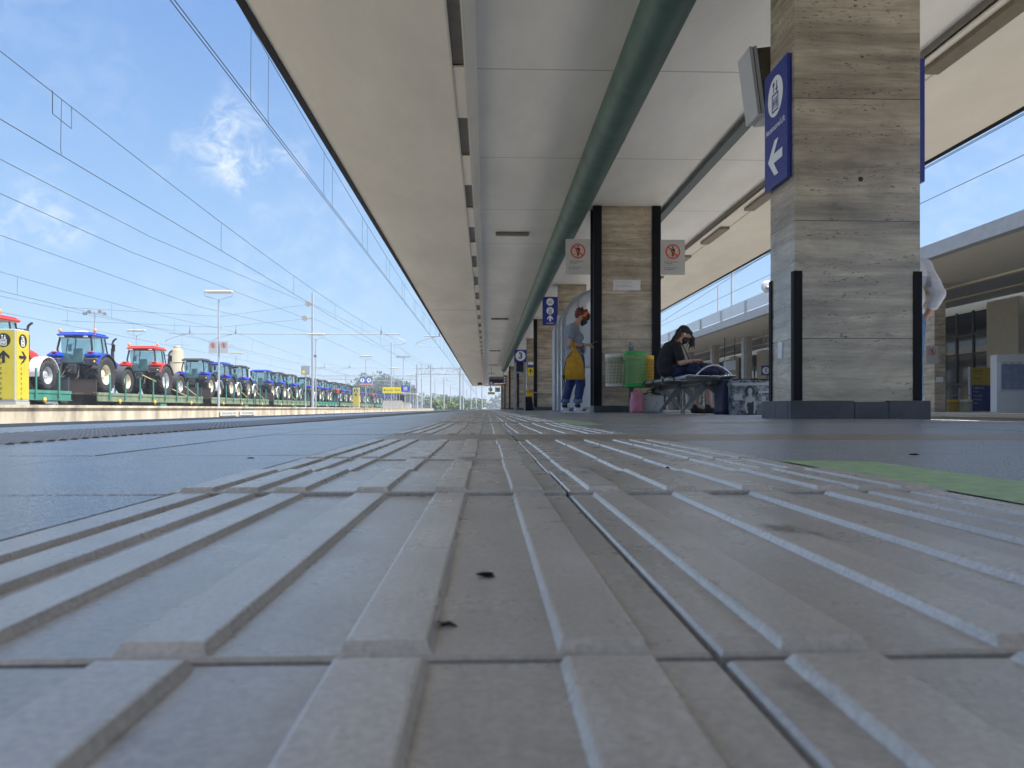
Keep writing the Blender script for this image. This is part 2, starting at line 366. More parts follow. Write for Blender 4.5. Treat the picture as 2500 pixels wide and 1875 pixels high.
# near platform: core, then slabs laid one by one
pb = MB(); pb.box(EDGE_L+.04, 2.6, -40, 260, -.89, -.012)
pb.add([(2.6,-40,-.89),(EDGE_R-.03,-40,-.89),(EDGE_R-.03,260,-.89),(2.6,260,-.89),(2.6,-40,-.012),(EDGE_R-.03,-40,gz(EDGE_R)-.014),(EDGE_R-.03,260,gz(EDGE_R)-.014),(2.6,260,-.012)], [[4,5,6,7],[0,1,5,4],[1,2,6,5],[2,3,7,6]])
struct(pb.build('platform', grout))
sl = MB(); PER = 1.85
def slab(x0, x1, y0, y1, m, gap=.0016, far=False):
    j = random.uniform(-.0006, .0006) if not far else 0; t = random.uniform(-.0004, .0004) if not far else 0
    x0 += gap; x1 -= gap; y0 += gap; y1 -= gap
    z = [gz(x0)+j-t, gz(x1)+j+t, gz(x1)+j+t, gz(x0)+j-t]; P = [(x0,y0),(x1,y0),(x1,y1),(x0,y1)]
    vs = [(P[i][0], P[i][1], z[i]-.012) for i in range(4)] + [(P[i][0], P[i][1], z[i]-.0012) for i in range(4)]
    e = .0012; ins = [(x0+e,y0+e),(x1-e,y0+e),(x1-e,y1-e),(x0+e,y1-e)]
    vs += [(ins[i][0], ins[i][1], z[i]) for i in range(4)]
    fs = [[8,9,10,11]] + [[a+i, a+(i+1) % 4, a+4+(i+1) % 4, a+4+i] for a in (0, 4) for i in range(4)]
    sl.add(vs, fs, m)
xl = [-1.68, -1.26]                       # left field is cut by the stud strip
colsL = [(-1.70, -1.24), (-.84, -.54), (-.54, -.24)]
colsR = [(.36,.96),(.96,1.56),(1.56,2.16),(2.16,2.6),(2.6,3.2),(3.2,3.8),(3.8,4.4),(4.4,5.0),(5.0,5.55)]
k = -22
while True:
    y0 = 1.57 + k*PER
    if y0 > 250: break
    rows = [(y0, y0+.38, 1), (y0+.38, y0+.87, 0), (y0+.87, y0+1.36, 0), (y0+1.36, y0+1.85, 0)]
    far = y0 > 40 or y0 < -8
    if far: rows = [(y0, y0+.38, 1), (y0+.38, y0+1.85, 0)]
    for a, c, m in rows:
        for x0, x1 in colsL: slab(x0, x1, a, c, 0, far=far)
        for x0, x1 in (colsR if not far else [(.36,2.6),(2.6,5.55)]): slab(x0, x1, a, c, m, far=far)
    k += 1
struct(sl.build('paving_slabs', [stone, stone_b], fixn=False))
ed = MB()
for k in range(-33, 200):
    for x0, x1 in ((EDGE_L, -1.70), (5.55, EDGE_R)):
        y0 = k*1.2; z0, z1 = gz(x0), gz(x1)
        vs = [(x0,y0+.003,z0-.14),(x1,y0+.003,z1-.14),(x1,y0+1.197,z1-.14),(x0,y0+1.197,z0-.14),(x0,y0+.003,z0),(x1,y0+.003,z1),(x1,y0+1.197,z1),(x0,y0+1.197,z0)]
        ed.add(vs, [[4,5,6,7],[0,1,5,4],[1,2,6,5],[2,3,7,6],[3,0,4,7]], 0 if x0 < 0 else 1)
struct(ed.build('platform_edge', [coping, mat('edge_white', (.50,.49,.46), .7, var=.1)], fixn=False))

# warning studs along the left edge
def studs(name, x0, x1, y0, y1, pitch):
    st = MB(); y = y0+.01; j = 0
    while y < y1:
        x = x0 + .014 + (j % 2)*pitch/2; n = 12 if y < 4 else 6 if y < 10 else 5; r, h0 = .0125, .0052
        prof = ([(1, 0), (.92, .28), (.76, .56), (.5, .82), (.25, .95)] if y < 4 else [(1, 0), (.8, .5), (.4, .88)] if y < 10 else [(1, 0), (.55, .85)])
        while x < x1-.012:
            vs = [(x + r*rr*math.cos(2*math.pi*i/n), y + r*rr*math.sin(2*math.pi*i/n), h0*h) for rr, h in prof for i in range(n)] + [(x, y, h0)]
            fs = [[a*n+i, a*n+(i+1) % n, (a+1)*n+(i+1) % n, (a+1)*n+i] for a in range(len(prof)-1) for i in range(n)]
            L = len(prof)-1; fs += [[L*n+i, L*n+(i+1) % n, len(vs)-1] for i in range(n)]
            st.add(vs, fs, 0, True); x += pitch
        y += pitch/2; j += 1
    for k in range(int((y1-y0)/.3)):
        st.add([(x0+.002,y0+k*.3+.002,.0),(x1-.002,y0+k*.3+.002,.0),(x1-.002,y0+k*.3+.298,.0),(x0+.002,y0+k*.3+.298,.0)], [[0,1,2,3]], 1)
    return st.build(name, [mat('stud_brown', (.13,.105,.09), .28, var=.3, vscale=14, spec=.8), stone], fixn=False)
struct(studs('warning_stud_paving', -1.24, -.84, -.6, 32, .044))
fs_ = MB(); fs_.quad((-1.24,32,.0),(-.84,32,.0),(-.84,250,.0),(-1.24,250,.0)); struct(fs_.build('far_stud_paving', MT['stud_brown'], fixn=False))

# ribbed guide band, tile by tile: ridge x positions measured inside two 30 cm tiles
RID = [-.219,-.185,-.149,-.087,-.0275,.0315,  .0917,.152,.211,.270,.303,.336]
def guide_mat(nm='guide_tile', k=1.0):
    m = bpy.data.materials.new(nm); m.use_nodes = True; N = m.node_tree.nodes; L = m.node_tree.links; p = N['Principled BSDF']
    g_ = N.new('ShaderNodeNewGeometry')
    def no(sc, det, ro=.6, st=None):
        n = N.new('ShaderNodeTexNoise'); n.inputs['Scale'].default_value = sc; n.inputs['Detail'].default_value = det; n.inputs['Roughness'].default_value = ro
        if st:
            mm = N.new('ShaderNodeMapping'); mm.inputs['Scale'].default_value = st; L.new(g_.outputs['Position'], mm.inputs['Vector']); L.new(mm.outputs[0], n.inputs['Vector'])
        else: L.new(g_.outputs['Position'], n.inputs['Vector'])
        return n.outputs['Fac']
    def ramp(f, a, ca, b, cb):
        r = N.new('ShaderNodeValToRGB'); r.color_ramp.elements[0].position = a; r.color_ramp.elements[1].position = b; r.color_ramp.elements[0].color = (*ca, 1); r.color_ramp.elements[1].color = (*cb, 1); L.new(f, r.inputs['Fac']); return r.outputs[0]
    def mul(a, b, f=1):
        x = N.new('ShaderNodeMix'); x.data_type = 'RGBA'; x.blend_type = 'MULTIPLY'; x.inputs['Factor'].default_value = f; L.new(a, x.inputs['A']); L.new(b, x.inputs['B']); return x.outputs['Result']
    c = ramp(no(9, 6), .3, (.44*k,.405*k,.375*k), .7, (.57*k,.53*k,.495*k))
    c = mul(c, ramp(no(420, 3), .35, (.8,.8,.8), .65, (1.1,1.1,1.1)))
    c = mul(c, ramp(no(15, 5, .55, (1, .6, 1)), .29, (.34,.31,.29), .36, (1,1,1)))     # scuffs and chewing-gum stains
    c = mul(c, ramp(no(5, 3, .7, (5, .5, 1)), .3, (.84,.83,.81), .6, (1,1,1)))
    L.new(c, p.inputs['Base Color'])
    rr = N.new('ShaderNodeMapRange'); rr.inputs['To Min'].default_value = .20; rr.inputs['To Max'].default_value = .38; p.inputs['Specular IOR Level'].default_value = .85; L.new(no(22, 5), rr.inputs['Value']); L.new(rr.outputs[0], p.inputs['Roughness'])
    b1 = N.new('ShaderNodeBump'); b1.inputs['Strength'].default_value = .25; b1.inputs['Distance'].default_value = .0004; L.new(no(900, 4), b1.inputs['Height'])
    b2 = N.new('ShaderNodeBump'); b2.inputs['Strength'].default_value = .15; b2.inputs['Distance'].default_value = .0012; L.new(no(60, 3), b2.inputs['Height']); L.new(b1.outputs[0], b2.inputs['Normal']); L.new(b2.outputs[0], p.inputs['Normal'])
    MT[nm] = m; return m
guide = guide_mat(); guide_worn = guide_mat('guide_tile_floor', .86)      # dirt stays between the ribs, tops are worn clean
rows = [(-.60,-.197),(-.197,.203),(.203,.585),(.585,.777),(.777,.98),(.98,1.355),(1.355,1.57)]
flat = [(1.57,1.95)]
y = 1.95; kb = 1
while y < 250:
    nb = 1.57 + kb*PER
    while y < nb - .01:
        e = min(y+.4, nb); rows.append((y, e)); y = e
    flat.append((nb, nb+.38)); y = nb+.38; kb += 1
tb = MB(); ridge_top = .0031
for (y0, y1) in rows:
    near = y0 < 12
    for (tx0, tx1, rid) in ((BX0, .062, RID[:6]), (.062, BX1, RID[6:])):
        jx = random.uniform(-.0018, .0018) if near else 0; jz = random.uniform(-.0009, .0011) if near else 0
        if abs(y0-.585) < .01: jz = .0022
        if y0 < -.1 and y1 > .1: jz = -.0012
        gp = .0011; e = .0011; a0, a1, c0, c1 = tx0+gp, tx1-gp, y0+.0021, y1-.0021
        vs = [(a0,c0,jz-.02),(a1,c0,jz-.02),(a1,c1,jz-.02),(a0,c1,jz-.02),(a0,c0,jz-e),(a1,c0,jz-e),(a1,c1,jz-e),(a0,c1,jz-e),(a0+e,c0+e,jz),(a1-e,c0+e,jz),(a1-e,c1-e,jz),(a0+e,c1-e,jz)]
        tb.add(vs, [[8,9,10,11]] + [[q+i, q+(i+1) % 4, q+4+(i+1) % 4, q+4+i] for q in (0, 4) for i in range(4)], 1)
        for rx in rid:
            x = rx + jx; h = ridge_top; wb, wt = .0126, .0108; ec = .0034
            if near:      # rounded shoulders and chamfered ends
                sec = [(-wb, -.0002, 0), (-wb+.0010, h*.5, .0014), (-wt-.0003, h*.93, .003), (-wt+.0006, h, .0036), (wt-.0006, h, .0036), (wt+.0003, h*.93, .003), (wb-.0010, h*.5, .0014), (wb, -.0002, 0)]
            else: sec = [(-wb, 0, 0), (-wt, h, .003), (wt, h, .003), (wb, 0, 0)]
            n = len(sec); ring0 = [(x+u, y0+ec+v2, jz+z) for u, z, v2 in sec]; ring1 = [(x+u, y1-ec-v2, jz+z) for u, z, v2 in sec]
            fs = [[i, i+1, n+i+1, n+i] for i in range(n-1)] + [[i, n-1-i, n-2-i, i+1] for i in range(n//2-1)] + [[n+i, n+i+1, 2*n-2-i, 2*n-1-i] for i in range(n//2-1)]
            tb.add(ring0+ring1, fs, 0, False)
struct(tb.build('tactile_guide_paving', [guide, guide_worn]))
tf = MB()
for (y0, y1) in flat:
    for a, c in ((BX0, .062), (.062, BX1)): tf.add([(a+.0012,y0+.0012,.0),(c-.0012,y0+.0012,.0),(c-.0012,y1-.0012,.0),(a+.0012,y1-.0012,.0)], [[0,1,2,3]])
struct(tf.build('plain_paving_band', stone_b, fixn=False))
gm = MB()
for (y0, y1) in ((-.5, .91), (2.98, 4.45), (6.6, 8.05), (10.2, 11.6), (13.8, 15.2)):
    gm.add([(.3585,y0,.0016),(.47,y0,.0016),(.466,y1,.0016),(.3585,y1+.03,.0016)], [[0,1,2,3]])
struct(gm.build('green_floor_marking', greenmark, fixn=False))
# litter specks: small stones and crumbs on the paving
for i, (sx, sy, r) in enumerate(((.0, .30, .0021), (-.012, .232, .0016), (.60, 1.06, .004), (.20, .84, .0022), (-.175, .215, .0022), (-.31, 1.02, .0025))):
    bm = bmesh.new(); bmesh.ops.create_icosphere(bm, subdivisions=2, radius=r)
    for v in bm.verts: v.co *= 1 + 1.1*noise.noise(v.co*(1.3/r) + Vector((i*3, 0, 0))); v.co.z *= .35; v.co.x *= 1.7
    me = bpy.data.meshes.new('crumb'); bm.to_mesh(me); bm.free(); me.materials.append(blackmetal)
    o = bpy.data.objects.new('crumb', me); col.objects.link(o); o.location = (sx, sy, r*.2)
    tag(o, ['tiny dark crumb between the middle ridges of the guide band', 'tiny dark speck on the guide band close to the lens', 'small dark chip on the grey slabs right of the guide band', 'dark crumb on the right ridges of the guide band', 'small dark crumb on the left ridges of the guide band', 'small dark chip on the bluish slabs left of the guide band'][i], 'crumb')

# far platform (second island) and the third one behind the train
def island(name, x0, x1, y0, y1, top, m):
    b = MB(); b.box(x0, x1, y0, y1, -.89, top-.07); b.box(x0-.0, x1+.06, y0, y1, top-.07, top); return struct(b.build(name, m))
FT = .16
island('far_platform', -17.6, -10.85, -12, 158, FT, concrete)
b = MB(); b.box(-17.0, -11.3, -11.9, 157.9, FT, FT+.004); struct(b.build('far_platform_surface', mat('asphalt_light', (.33,.32,.31), .85, var=.2, vscale=1)))
b = MB(); b.box(-11.9, -11.75, -11.9, 157.9, FT+.004, FT+.008); struct(b.build('yellow_safety_line', mat('line_yellow', (.62,.50,.09), .7)))
b = MB(); b.box(-10.852, -10.847, -11.9, 157.9, FT-.068, FT-.002); 
island('outer_platform', -31.5, -26.3, -12, 140, FT, concrete)

# ------------------------------------------------------------------ the near canopy
H0 = CAMH + 3.553
cn = empty('platform_canopy', (2.1, 50, 0), 0, 'long cream concrete canopy roof over the island platform', 'canopy', world=True)
def P(o_): return adopt(o_, cn)
Y0, Y1 = -40.0, 116.0
ZL, ZR = CAMH+3.40, CAMH+3.45
XL, XR = -2.08, 6.19
def sheet(pts, name, m):
    """extrude a thin polyline (x,z) along the platform"""
    b = MB(); b.add([(x, yy, z) for yy in (Y0, Y1) for x, z in pts], [[i, i+1, len(pts)+i+1, len(pts)+i] for i in range(len(pts)-1)]); return P(b.build(name, m, fixn=False))
# centre soffit with transverse joints
def soffit_joint_mat():
    m = soffit.copy(); m.name = 'soffit_jointed'; N = m.node_tree.nodes; L = m.node_tree.links; p = N['Principled BSDF']; src = p.inputs['Base Color'].links[0].from_socket
    g_ = N.new('ShaderNodeNewGeometry'); s_ = N.new('ShaderNodeSeparateXYZ'); L.new(g_.outputs['Position'], s_.inputs[0])
    a = N.new('ShaderNodeMath'); a.operation = 'SUBTRACT'; L.new(s_.outputs['Y'], a.inputs[0]); a.inputs[1].default_value = 8.03-2.833*6
    d = N.new('ShaderNodeMath'); d.operation = 'DIVIDE'; L.new(a.outputs[0], d.inputs[0]); d.inputs[1].default_value = 2.833
    f = N.new('ShaderNodeMath'); f.operation = 'FRACT'; L.new(d.outputs[0], f.inputs[0]); t = N.new('ShaderNodeMath'); t.operation = 'LESS_THAN'; L.new(f.outputs[0], t.inputs[0]); t.inputs[1].default_value = .008
    sc_ = N.new('ShaderNodeMath'); sc_.operation = 'MULTIPLY'; L.new(t.outputs[0], sc_.inputs[0]); sc_.inputs[1].default_value = .55
    x = N.new('ShaderNodeMix'); x.data_type = 'RGBA'; L.new(sc_.outputs[0], x.inputs['Factor']); L.new(src, x.inputs['A']); x.inputs['B'].default_value = (.2,.19,.17,1); L.new(x.outputs['Result'], p.inputs['Base Color']); return m
sj = soffit_joint_mat()
sheet([(-.10, H0), (4.32, H0)], 'centre_soffit', sj)
sheet([(-.204, ZL), (-.10, H0)], 'left_coving', soffit)
sheet([(XL+.07, ZL), (-.357, ZL)], 'left_soffit', soffit_warm)
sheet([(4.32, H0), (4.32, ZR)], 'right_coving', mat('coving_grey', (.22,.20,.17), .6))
sheet([(4.61, ZR), (XR-.07, ZR)], 'right_soffit', soffit_warm)
b = MB()
for x0, x1, z in ((XL, XL+.07, ZL), (XR-.07, XR, ZR)): b.box(x0, x1, Y0, Y1, z-.015, z+.09)
P(b.build('gutter_lip', blackmetal))
b = MB(); b.box(XL, XR, Y0-.2, Y1+.2, 3.95, 4.05)
for x0, x1, z in ((XL+.01, XL+.05, ZL), (XR-.05, XR-.01, ZR)): b.box(x0, x1, Y0, Y1, z+.091, 3.949)
b.box(XL+.06, XR-.06, Y1-.04, Y1, H0-.14, 3.949)
P(b.build('roof_slab', mat('roof_concrete', (.45,.43,.40), .8, var=.2)))
# light strips: alternating lamps (off) and blank panels
for (x0, x1, z, side) in ((-.357, -.204, ZL, 'left'), (4.32, 4.61, ZR, 'right')):
    per = 2.70; k = -6
    fr = MB(); fr.box(x0, x0+.02, Y0, Y1, z-.012, z+.02); fr.box(x1-.02, x1, Y0, Y1, z-.012, z+.02)
    P(fr.build('light_strip_frame', mat('frame_cream', (.60,.57,.50), .5)))
    while 6.30 + k*per < Y1-3:
        a = 6.30 + k*per
        if side == 'left':
            q = MB(); q.box(x0+.021, x1-.021, a, a+1.37, z+.03, z+.05); P(q.build('lamp_recess', lightpanel, None))
            bl = MB(); bl.box(x0+.021, x1-.021, a+1.371, a+per-.001, z-.002, z+.02); P(bl.build('strip_panel', soffit_warm))
        else:
            q = MB(); q.box(x0+.10, x1-.021, a, a+1.37, z-.055, z-.004); P(q.build('lamp_recess', lightpanel, None))
            bl = MB(); bl.box(x0+.021, x1-.021, a+.001, a+per-.001, z-.003, z+.02); P(bl.build('strip_panel', soffit_warm))
        k += 1
for i, yy in enumerate((15.5, 30.2, 46.8, 62.0, 77.5, 93)):
    o = MB(); o.box(.18, .85, yy-.09, yy+.09, H0-.055, H0-.002, bev=.01); P(o.build('ceiling_lamp', lightpanel))
# expansion joints of the left soffit
for yy in (26.5, 60, 86):
    b = MB(); b.box(XL+.08, -.36, yy, yy+.03, ZL-.002, ZL+.004); P(b.build('expansion_joint', mat('joint_grey', (.16,.15,.13), .8)))

# green pipe and flat duct under the soffit
pipem = mat('pipe_green', (.055,.115,.095), .55, .1, var=.35, vscale=2.2, bump=.3, bscale=14)
cxp, czp, rp = 1.445, CAMH+3.262, .205
def slantpipe():
    b = MB(); n = 36; ys = [-2, 6, 12.4, 20, 35, 50, 64.3]
    M = Matrix.Rotation(R(-90), 4, 'X')
    prof = []
    for y in ys: prof += [(rp, y)]
    b.lathe([(rp, -2), (rp, 64.5)], n, Matrix.Translation((cxp, 0, czp)) @ M)
    b.lathe([(.001, 64.5), (rp*.8, 64.5), (rp, 64.45)], n, Matrix.Translation((cxp, 0, czp)) @ M)
    return b.build('ceiling_pipe', pipem)
pp = slantpipe(); tag(pp, 'thick dark green round pipe running under the canopy ceiling', 'pipe')
for y in (3.2, 9.0, 15, 21, 27, 33, 39, 45, 51, 57):
    q = MB(); q.lathe([(rp+.0015, y), (rp+.003, y+.004), (rp+.003, y+.03), (rp+.0015, y+.034)], 36, Matrix.Translation((cxp, 0, czp)) @ Matrix.Rotation(R(-90), 4, 'X'))
    q.build('pipe_collar', mat('pipe_green_dark', (.035,.085,.07), .5), pp)
q = MB(); q.box(3.11, 3.27, -2, 114, H0-.075, H0-.003, bev=.012); tag(q.build('cable_duct', mat('duct_green', (.07,.095,.09), .5, var=.2, vscale=3)), 'flat dark grey green cable duct along the canopy ceiling right of the columns', 'duct')

# ------------------------------------------------------------------ columns
COLY = [4.9] + [4.9+8.5*k for k in range(1, 13)]
def column(x0, x1, y0, dep, top, plinth, name, label, ptop=.165, strips=None, group='travertine columns carrying the canopy'):
    t = empty('travertine_column', ((x0+x1)/2, y0+dep/2, 0), 0, label, 'column', group, world=True)
    def A(o): return adopt(o, t)
    b = MB(); b.box(x0, x1, y0, y0+dep, 0, top, bev=.004); A(b.build('shaft', trav))
    b = MB(); pj = .045
    z0 = -.06
    xs = [x0-pj, x0+.45*(x1-x0), x0+.72*(x1-x0), x1+pj]
    for i in range(3): b.box(xs[i]+.0015, xs[i+1]-.0015, y0-pj, y0-.0005, z0, ptop - (.008 if i == 1 else 0), bev=.002)
    for i in range(2):
        ya, yb = y0+.0015+i*dep/2, y0+(i+1)*dep/2-.0015
        b.box(x0-pj, x0-.0005, ya, yb, z0, ptop, bev=.002); b.box(x1+.0005, x1+pj, ya, yb, z0, ptop, bev=.002)
    b.box(x0-pj, x1+pj, y0+dep+.0005, y0+dep+pj, z0, ptop, bev=.002)
    A(b.build('plinth', slate))
    if strips:
        w, zt, prj = strips
        for sx, nm in ((x0, 1), (x1, -1)):
            for yy, sg in ((y0, -1), (y0+dep, 1)):
                q = MB(); xa = sx - nm*prj; xb = sx + nm*w
                q.box(min(xa, xb), max(xa, xb), *sorted((yy+sg*.0006, yy+sg*prj)), ptop+.001, zt)
                q.box(*sorted((sx-nm*.0006, xa)), *sorted((yy, yy-sg*.04)), ptop+.001, zt)
                A(q.build('corner_guard', blackmetal))
    return t
c1 = column(1.986, 2.812, 4.9, .425, H0-.002, .1, 'c', 'big travertine column nearest the camera with waist high corner guards', ptop=.117, strips=(.048, .955, .008))
# drill hole and sticker on the first column
q = MB(); q.lathe([(.0, .0), (.015, .0), (.016, -.002)], 20, Matrix.Translation((Xof(2101, 4.9), 4.897, Zof(437, 2.3, 4.9))) @ Matrix.Rotation(R(90), 4, 'X')); q.build('drill_hole', black, c1)
fr = Frame((1.9845, 5.14, .462), (0, -1, 0), (0, 0, 1)); q = MB(); fr.poly(q, [(-.045,-.05),(.035,-.062),(.045,.05),(-.035,.062)], .001); q.build('sticker', white, c1, fixn=False)
c2 = column(1.912, 2.994, 13.4, .32, H0-.002, .1, 'c', 'second travertine column with dark full height corner pipes behind the bins', ptop=.12, strips=(.095, H0-.01, .05))
XS = {2: (2.06, 2.85), 3: (1.90, 3.0)}
for k in range(2, 13):
    yy = COLY[k]; odd = k % 2 == 1
    x0, x1 = XS.get(k, (1.90, 3.0) if odd else (2.03, 2.85))
    column(x0, x1, yy, .42, H0-.002, .1, 'c', f'{ordn(k+1)} travertine column along the platform counting from the camera', ptop=.14, strips=(.10, H0-.01, .02) if odd else None)

# ------------------------------------------------------------------ signs
def no_cross_sign(o, U, label, name='warning_plate', s=1.0, txt=True, group='grey plates with a crossed out walking figure', post=None, mt=None):
    f = Frame(o, U, (0, 0, 1)); w, h = .22*s, .315*s
    t = empty(name, o, 0, label, 'sign', group, world=True)
    b = MB(); f.panel(b, -w, w, -h, h, .022*s); b.build('panel', mt or mat('plate_grey', (.47,.46,.44), .5, var=.08), t)
    r = MB(); cy = .10*s; f.ring(r, 0, cy, .108*s, .135*s, .002); f.line(r, (-.085*s, cy+.085*s), (.085*s, cy-.085*s), .026*s, .0045); r.build('prohibition_ring', red, t, fixn=False)
    k = MB(); f.disk(k, 0, cy+.083*s, .017*s, .003, k=12)
    f.poly(k, [(-.034*s, cy+.058*s), (-.040*s, cy-.012*s), (-.026*s, cy-.012*s), (-.017*s, cy-.005*s), (-.017*s, cy-.1*s), (-.003*s, cy-.1*s), (0, cy-.03*s), (.008*s, cy-.085*s), (.022*s, cy-.085*s), (.018*s, cy-.005*s), (.027*s, cy-.012*s), (.040*s, cy-.005*s), (.034*s, cy+.058*s)], .003)
    k.build('walking_figure', black, t, fixn=False)
    y = MB(); f.line(y, (-.09*s, cy-.065*s), (.09*s, cy-.045*s), .018*s, .0025); y.build('yellow_line_mark', mat('plate_orange', (.62,.30,.03), .5), t, fixn=False)
    if txt:
        f.text('È vietato oltrepassare\nla linea gialla', -.155*s, -.10*s, .030*s, black, t, align='LEFT')
        f.text('Do not go beyond\nthe yellow line', -.155*s, -.205*s, .030*s, black, t, align='LEFT')
    return t
zc = Zof(627, 1.8, 13.34)
no_cross_sign((Xof(1411, 13.33), 13.33, zc), (1, 0, 0), 'grey no-crossing plate on the left side of the second travertine column', s=.97)
no_cross_sign((Xof(1642.5, 13.33), 13.33, zc), (1, 0, 0), 'grey no-crossing plate on the right side of the second travertine column', s=.97)
f = Frame(((Xof(1530.5, 13.39)), 13.393, Zof(696.5, 2.4, 13.4)), (1,0,0), (0,0,1)); t = empty('paper_notice', f.o, 0, 'small white printed paper notice taped on the second travertine column', 'notice', world=True)
b = MB(); f.panel(b, -.24, .24, -.088, .088, .0015); b.build('sheet', mat('paper', (.66,.65,.66), .7, var=.05), t)
f.text('Si avvisa la gentile clientela', -.21, .055, .027, mat('print_grey', (.25,.22,.24), .7), t, align='LEFT')
f.text('che il servizio ascensore è\nriservato a persone con bagagli', -.21, -.01, .024, MT['print_grey'], t, align='LEFT'); f.text('Grazie', -.21, -.065, .022, MT['print_grey'], t, align='LEFT')

def lift_sign(o, U, label, icons=1, ang=math.pi, back=False, w=.2, h=.403, th=.03, txt=None):
    f = Frame(o, U, (0,0,1)); t = empty('lift_sign', o, 0, label, 'sign', 'blue lift signs on the columns', world=True)
    b = MB(); f.panel(b, -w, w, -h, h, th); b.build('panel', blue, t)
    if icons == 1:
        f.lift_icon(0, .20, .135, signwhite, blue, t)
        f.text('Ascensore/Lift', 0, -.005, .058, signwhite, t, bold=.012)
        a = MB(); f.arrow(a, 0, -.215, .26, ang, .062, .003); a.build('arrow', signwhite, t, fixn=False)
    else:
        f.lift_icon(0, .01, .105, signwhite, blue, t); q = MB(); f.disk(q, 0, .26, .105); q.build('icon_disc', signwhite, t, fixn=False)
        q = MB(); f.line(q, (-.06,.235), (.06,.235), .012, .0035); f.line(q, (-.06,.255), (.02,.295), .012, .0035); f.line(q, (.02,.295), (.065,.26), .012, .0035); f.disk(q, -.03, .225, .012, .0035, k=10); f.disk(q, .035, .225, .012, .0035, k=10); q.build('icon_drawing', blue, t, fixn=False)
        a = MB(); f.arrow(a, 0, -.20, .18, ang, .05, .003); a.build('arrow', signwhite, t, fixn=False)
        f.text('Uscita/Exit', 0, -.345, .048, signwhite, t, bold=.012)
    return t
xs = 1.960; yc = (Yof(1923.4, xs) + Yof(1869.6, xs))/2
lift_sign((xs-.006, yc, (Zof(127, xs, Yof(1923.4, xs)) + Zof(433, xs, Yof(1923.4, xs)))/2), (0,-1,0), 'blue lift sign with left arrow on the side of the nearest column', ang=math.pi)
lift_sign((2.812+.055, yc, 1.955), (0,1,0), 'blue lift sign edge on at the far side of the nearest column', ang=0, th=.052)
lift_sign((Xof(1343, 21.75), 21.75, Zof(759.5, 1.8, 21.75)), (1,0,0), 'blue sign with two round icons and up arrow on third column', icons=2, ang=math.pi/2, w=.215, h=.405)
# yellow arrow plate on the fifth column
f = Frame((Xof(1295.5, 38.78), 38.8, Zof(908, 2.2, 38.8)), (1,0,0), (0,0,1)); t = empty('yellow_arrow_sign', f.o, 0, 'yellow plate with black up arrow on a column behind the number three sign', 'sign', world=True)
b = MB(); f.panel(b, -.15, .15, -.21, .21, .03); b.build('panel', yellow, t); a = MB(); f.arrow(a, 0, .03, .24, math.pi/2, .05, .003); a.build('arrow', black, t, fixn=False); f.text('Uscita', 0, -.15, .055, black, t)
b = MB(); f.panel(b, -.13, .13, .26, .50, .03); b.build('upper_panel', signwhite, t); b = MB(); f.rect(b, -.13, .13, .26, .36, .003); b.build('upper_band', blue, t, fixn=False)

def number_sign(f, n, r, mt_panel, parent, w, h, th=.06):
    b = MB(); f.panel(b, -w, w, -h, h, th); b.build('panel', mt_panel, parent)
    d = MB(); f.disk(d, 0, 0, r); d.build('white_disc', signwhite, parent, fixn=False)
    f.text(n, 0, 0, r*1.75, blue, parent, bold=.03, n=.004)
# platform number totem: two posts, screen, blue number box
Yt = 27.0; xa, xb = Xof(1256.5, Yt), Xof(1280, Yt); f = Frame(((Xof(1255.6, Yt)+Xof(1286, Yt))/2, Yt, Zof(869, 1.2, Yt)), (1,0,0), (0,0,1))
t = empty('platform_number_totem', ((xa+xb)/2, Yt+.1, 0), 0, 'blue number three sign above a dark screen on two grey posts', 'sign', world=True)
number_sign(f, '3', .175, blue, t, .218, .215, .12)
for x in (xa+.02, xb+.01): b = MB(); b.box(x-.035, x+.035, Yt+.005, Yt+.075, 0, f.o.z-.216, bev=.006); b.build('post', greymetal, t)
b = MB(); b.box(xa+.06, xb-.03, Yt+.0, Yt+.1, f.o.z-.56, f.o.z-.2155); b.build('screen', mat('screen_dark', (.01,.012,.03), .12), t)
b = MB(); b.box(xa-.02, xb+.05, Yt-.01, Yt+.12, f.o.z-.60, f.o.z-.561); b.build('screen_tray', greymetal, t)

# hanging departures display further along
Yd = 65.0; f = Frame((Xof(1217, Yd), Yd, 2.36), (1,0,0), (0,0,1)); t = empty('departures_display', f.o, 0, 'dark blue departures display with amber text hanging from the canopy', 'display', world=True)
b = MB(); f.panel(b, -.80, .62, -.26, .20, .35); b.build('display_box', mat('display_navy', (.012,.018,.09), .35), t)
b = MB(); f.panel(b, -.80, .62, .202, .42, .34); b.build('display_hood', mat('hood_grey', (.20,.20,.18), .6), t)
f.text('10:42 BOLOGNA C.LE', -.40, -.17, .11, mat('amber', (.9,.35,.03), .5, emit=.9), t, align='LEFT')
d = MB(); f.disk(d, -.62, -.13, .11, .01); d.build('clock_face', signwhite, t, fixn=False)
for v in (.33, .10, -.12):
    d = MB(); f.disk(d, .52, v, .085, .012); d.build('round_icon', signwhite, t, fixn=False)
b = MB(); f.panel(b, .42, .66, -.28, .46, .05, n0=.008); b.build('icon_strip', MT['display_navy'], t)
for u in (-.6, .4): b = MB(); b.tube([f.p(u, .42, -.15), f.p(u, H0-f.o.z-.003, -.15)], .02); b.build('hanger', greymetal, t)
Yb = 100.0; t = empty('hanging_box_sign', (Xof(1171.5, Yb), Yb, 2.9), 0, 'small brown box sign hanging under the left canopy edge in the distance', 'sign', world=True)
b = MB(); b.box(Xof(1166, Yb), Xof(1177, Yb), Yb, Yb+.25, Zof(940, -.8, Yb), Zof(928.5, -.8, Yb)); b.build('sign_box', mat('sign_brown', (.16,.07,.04), .5), t); b = MB()
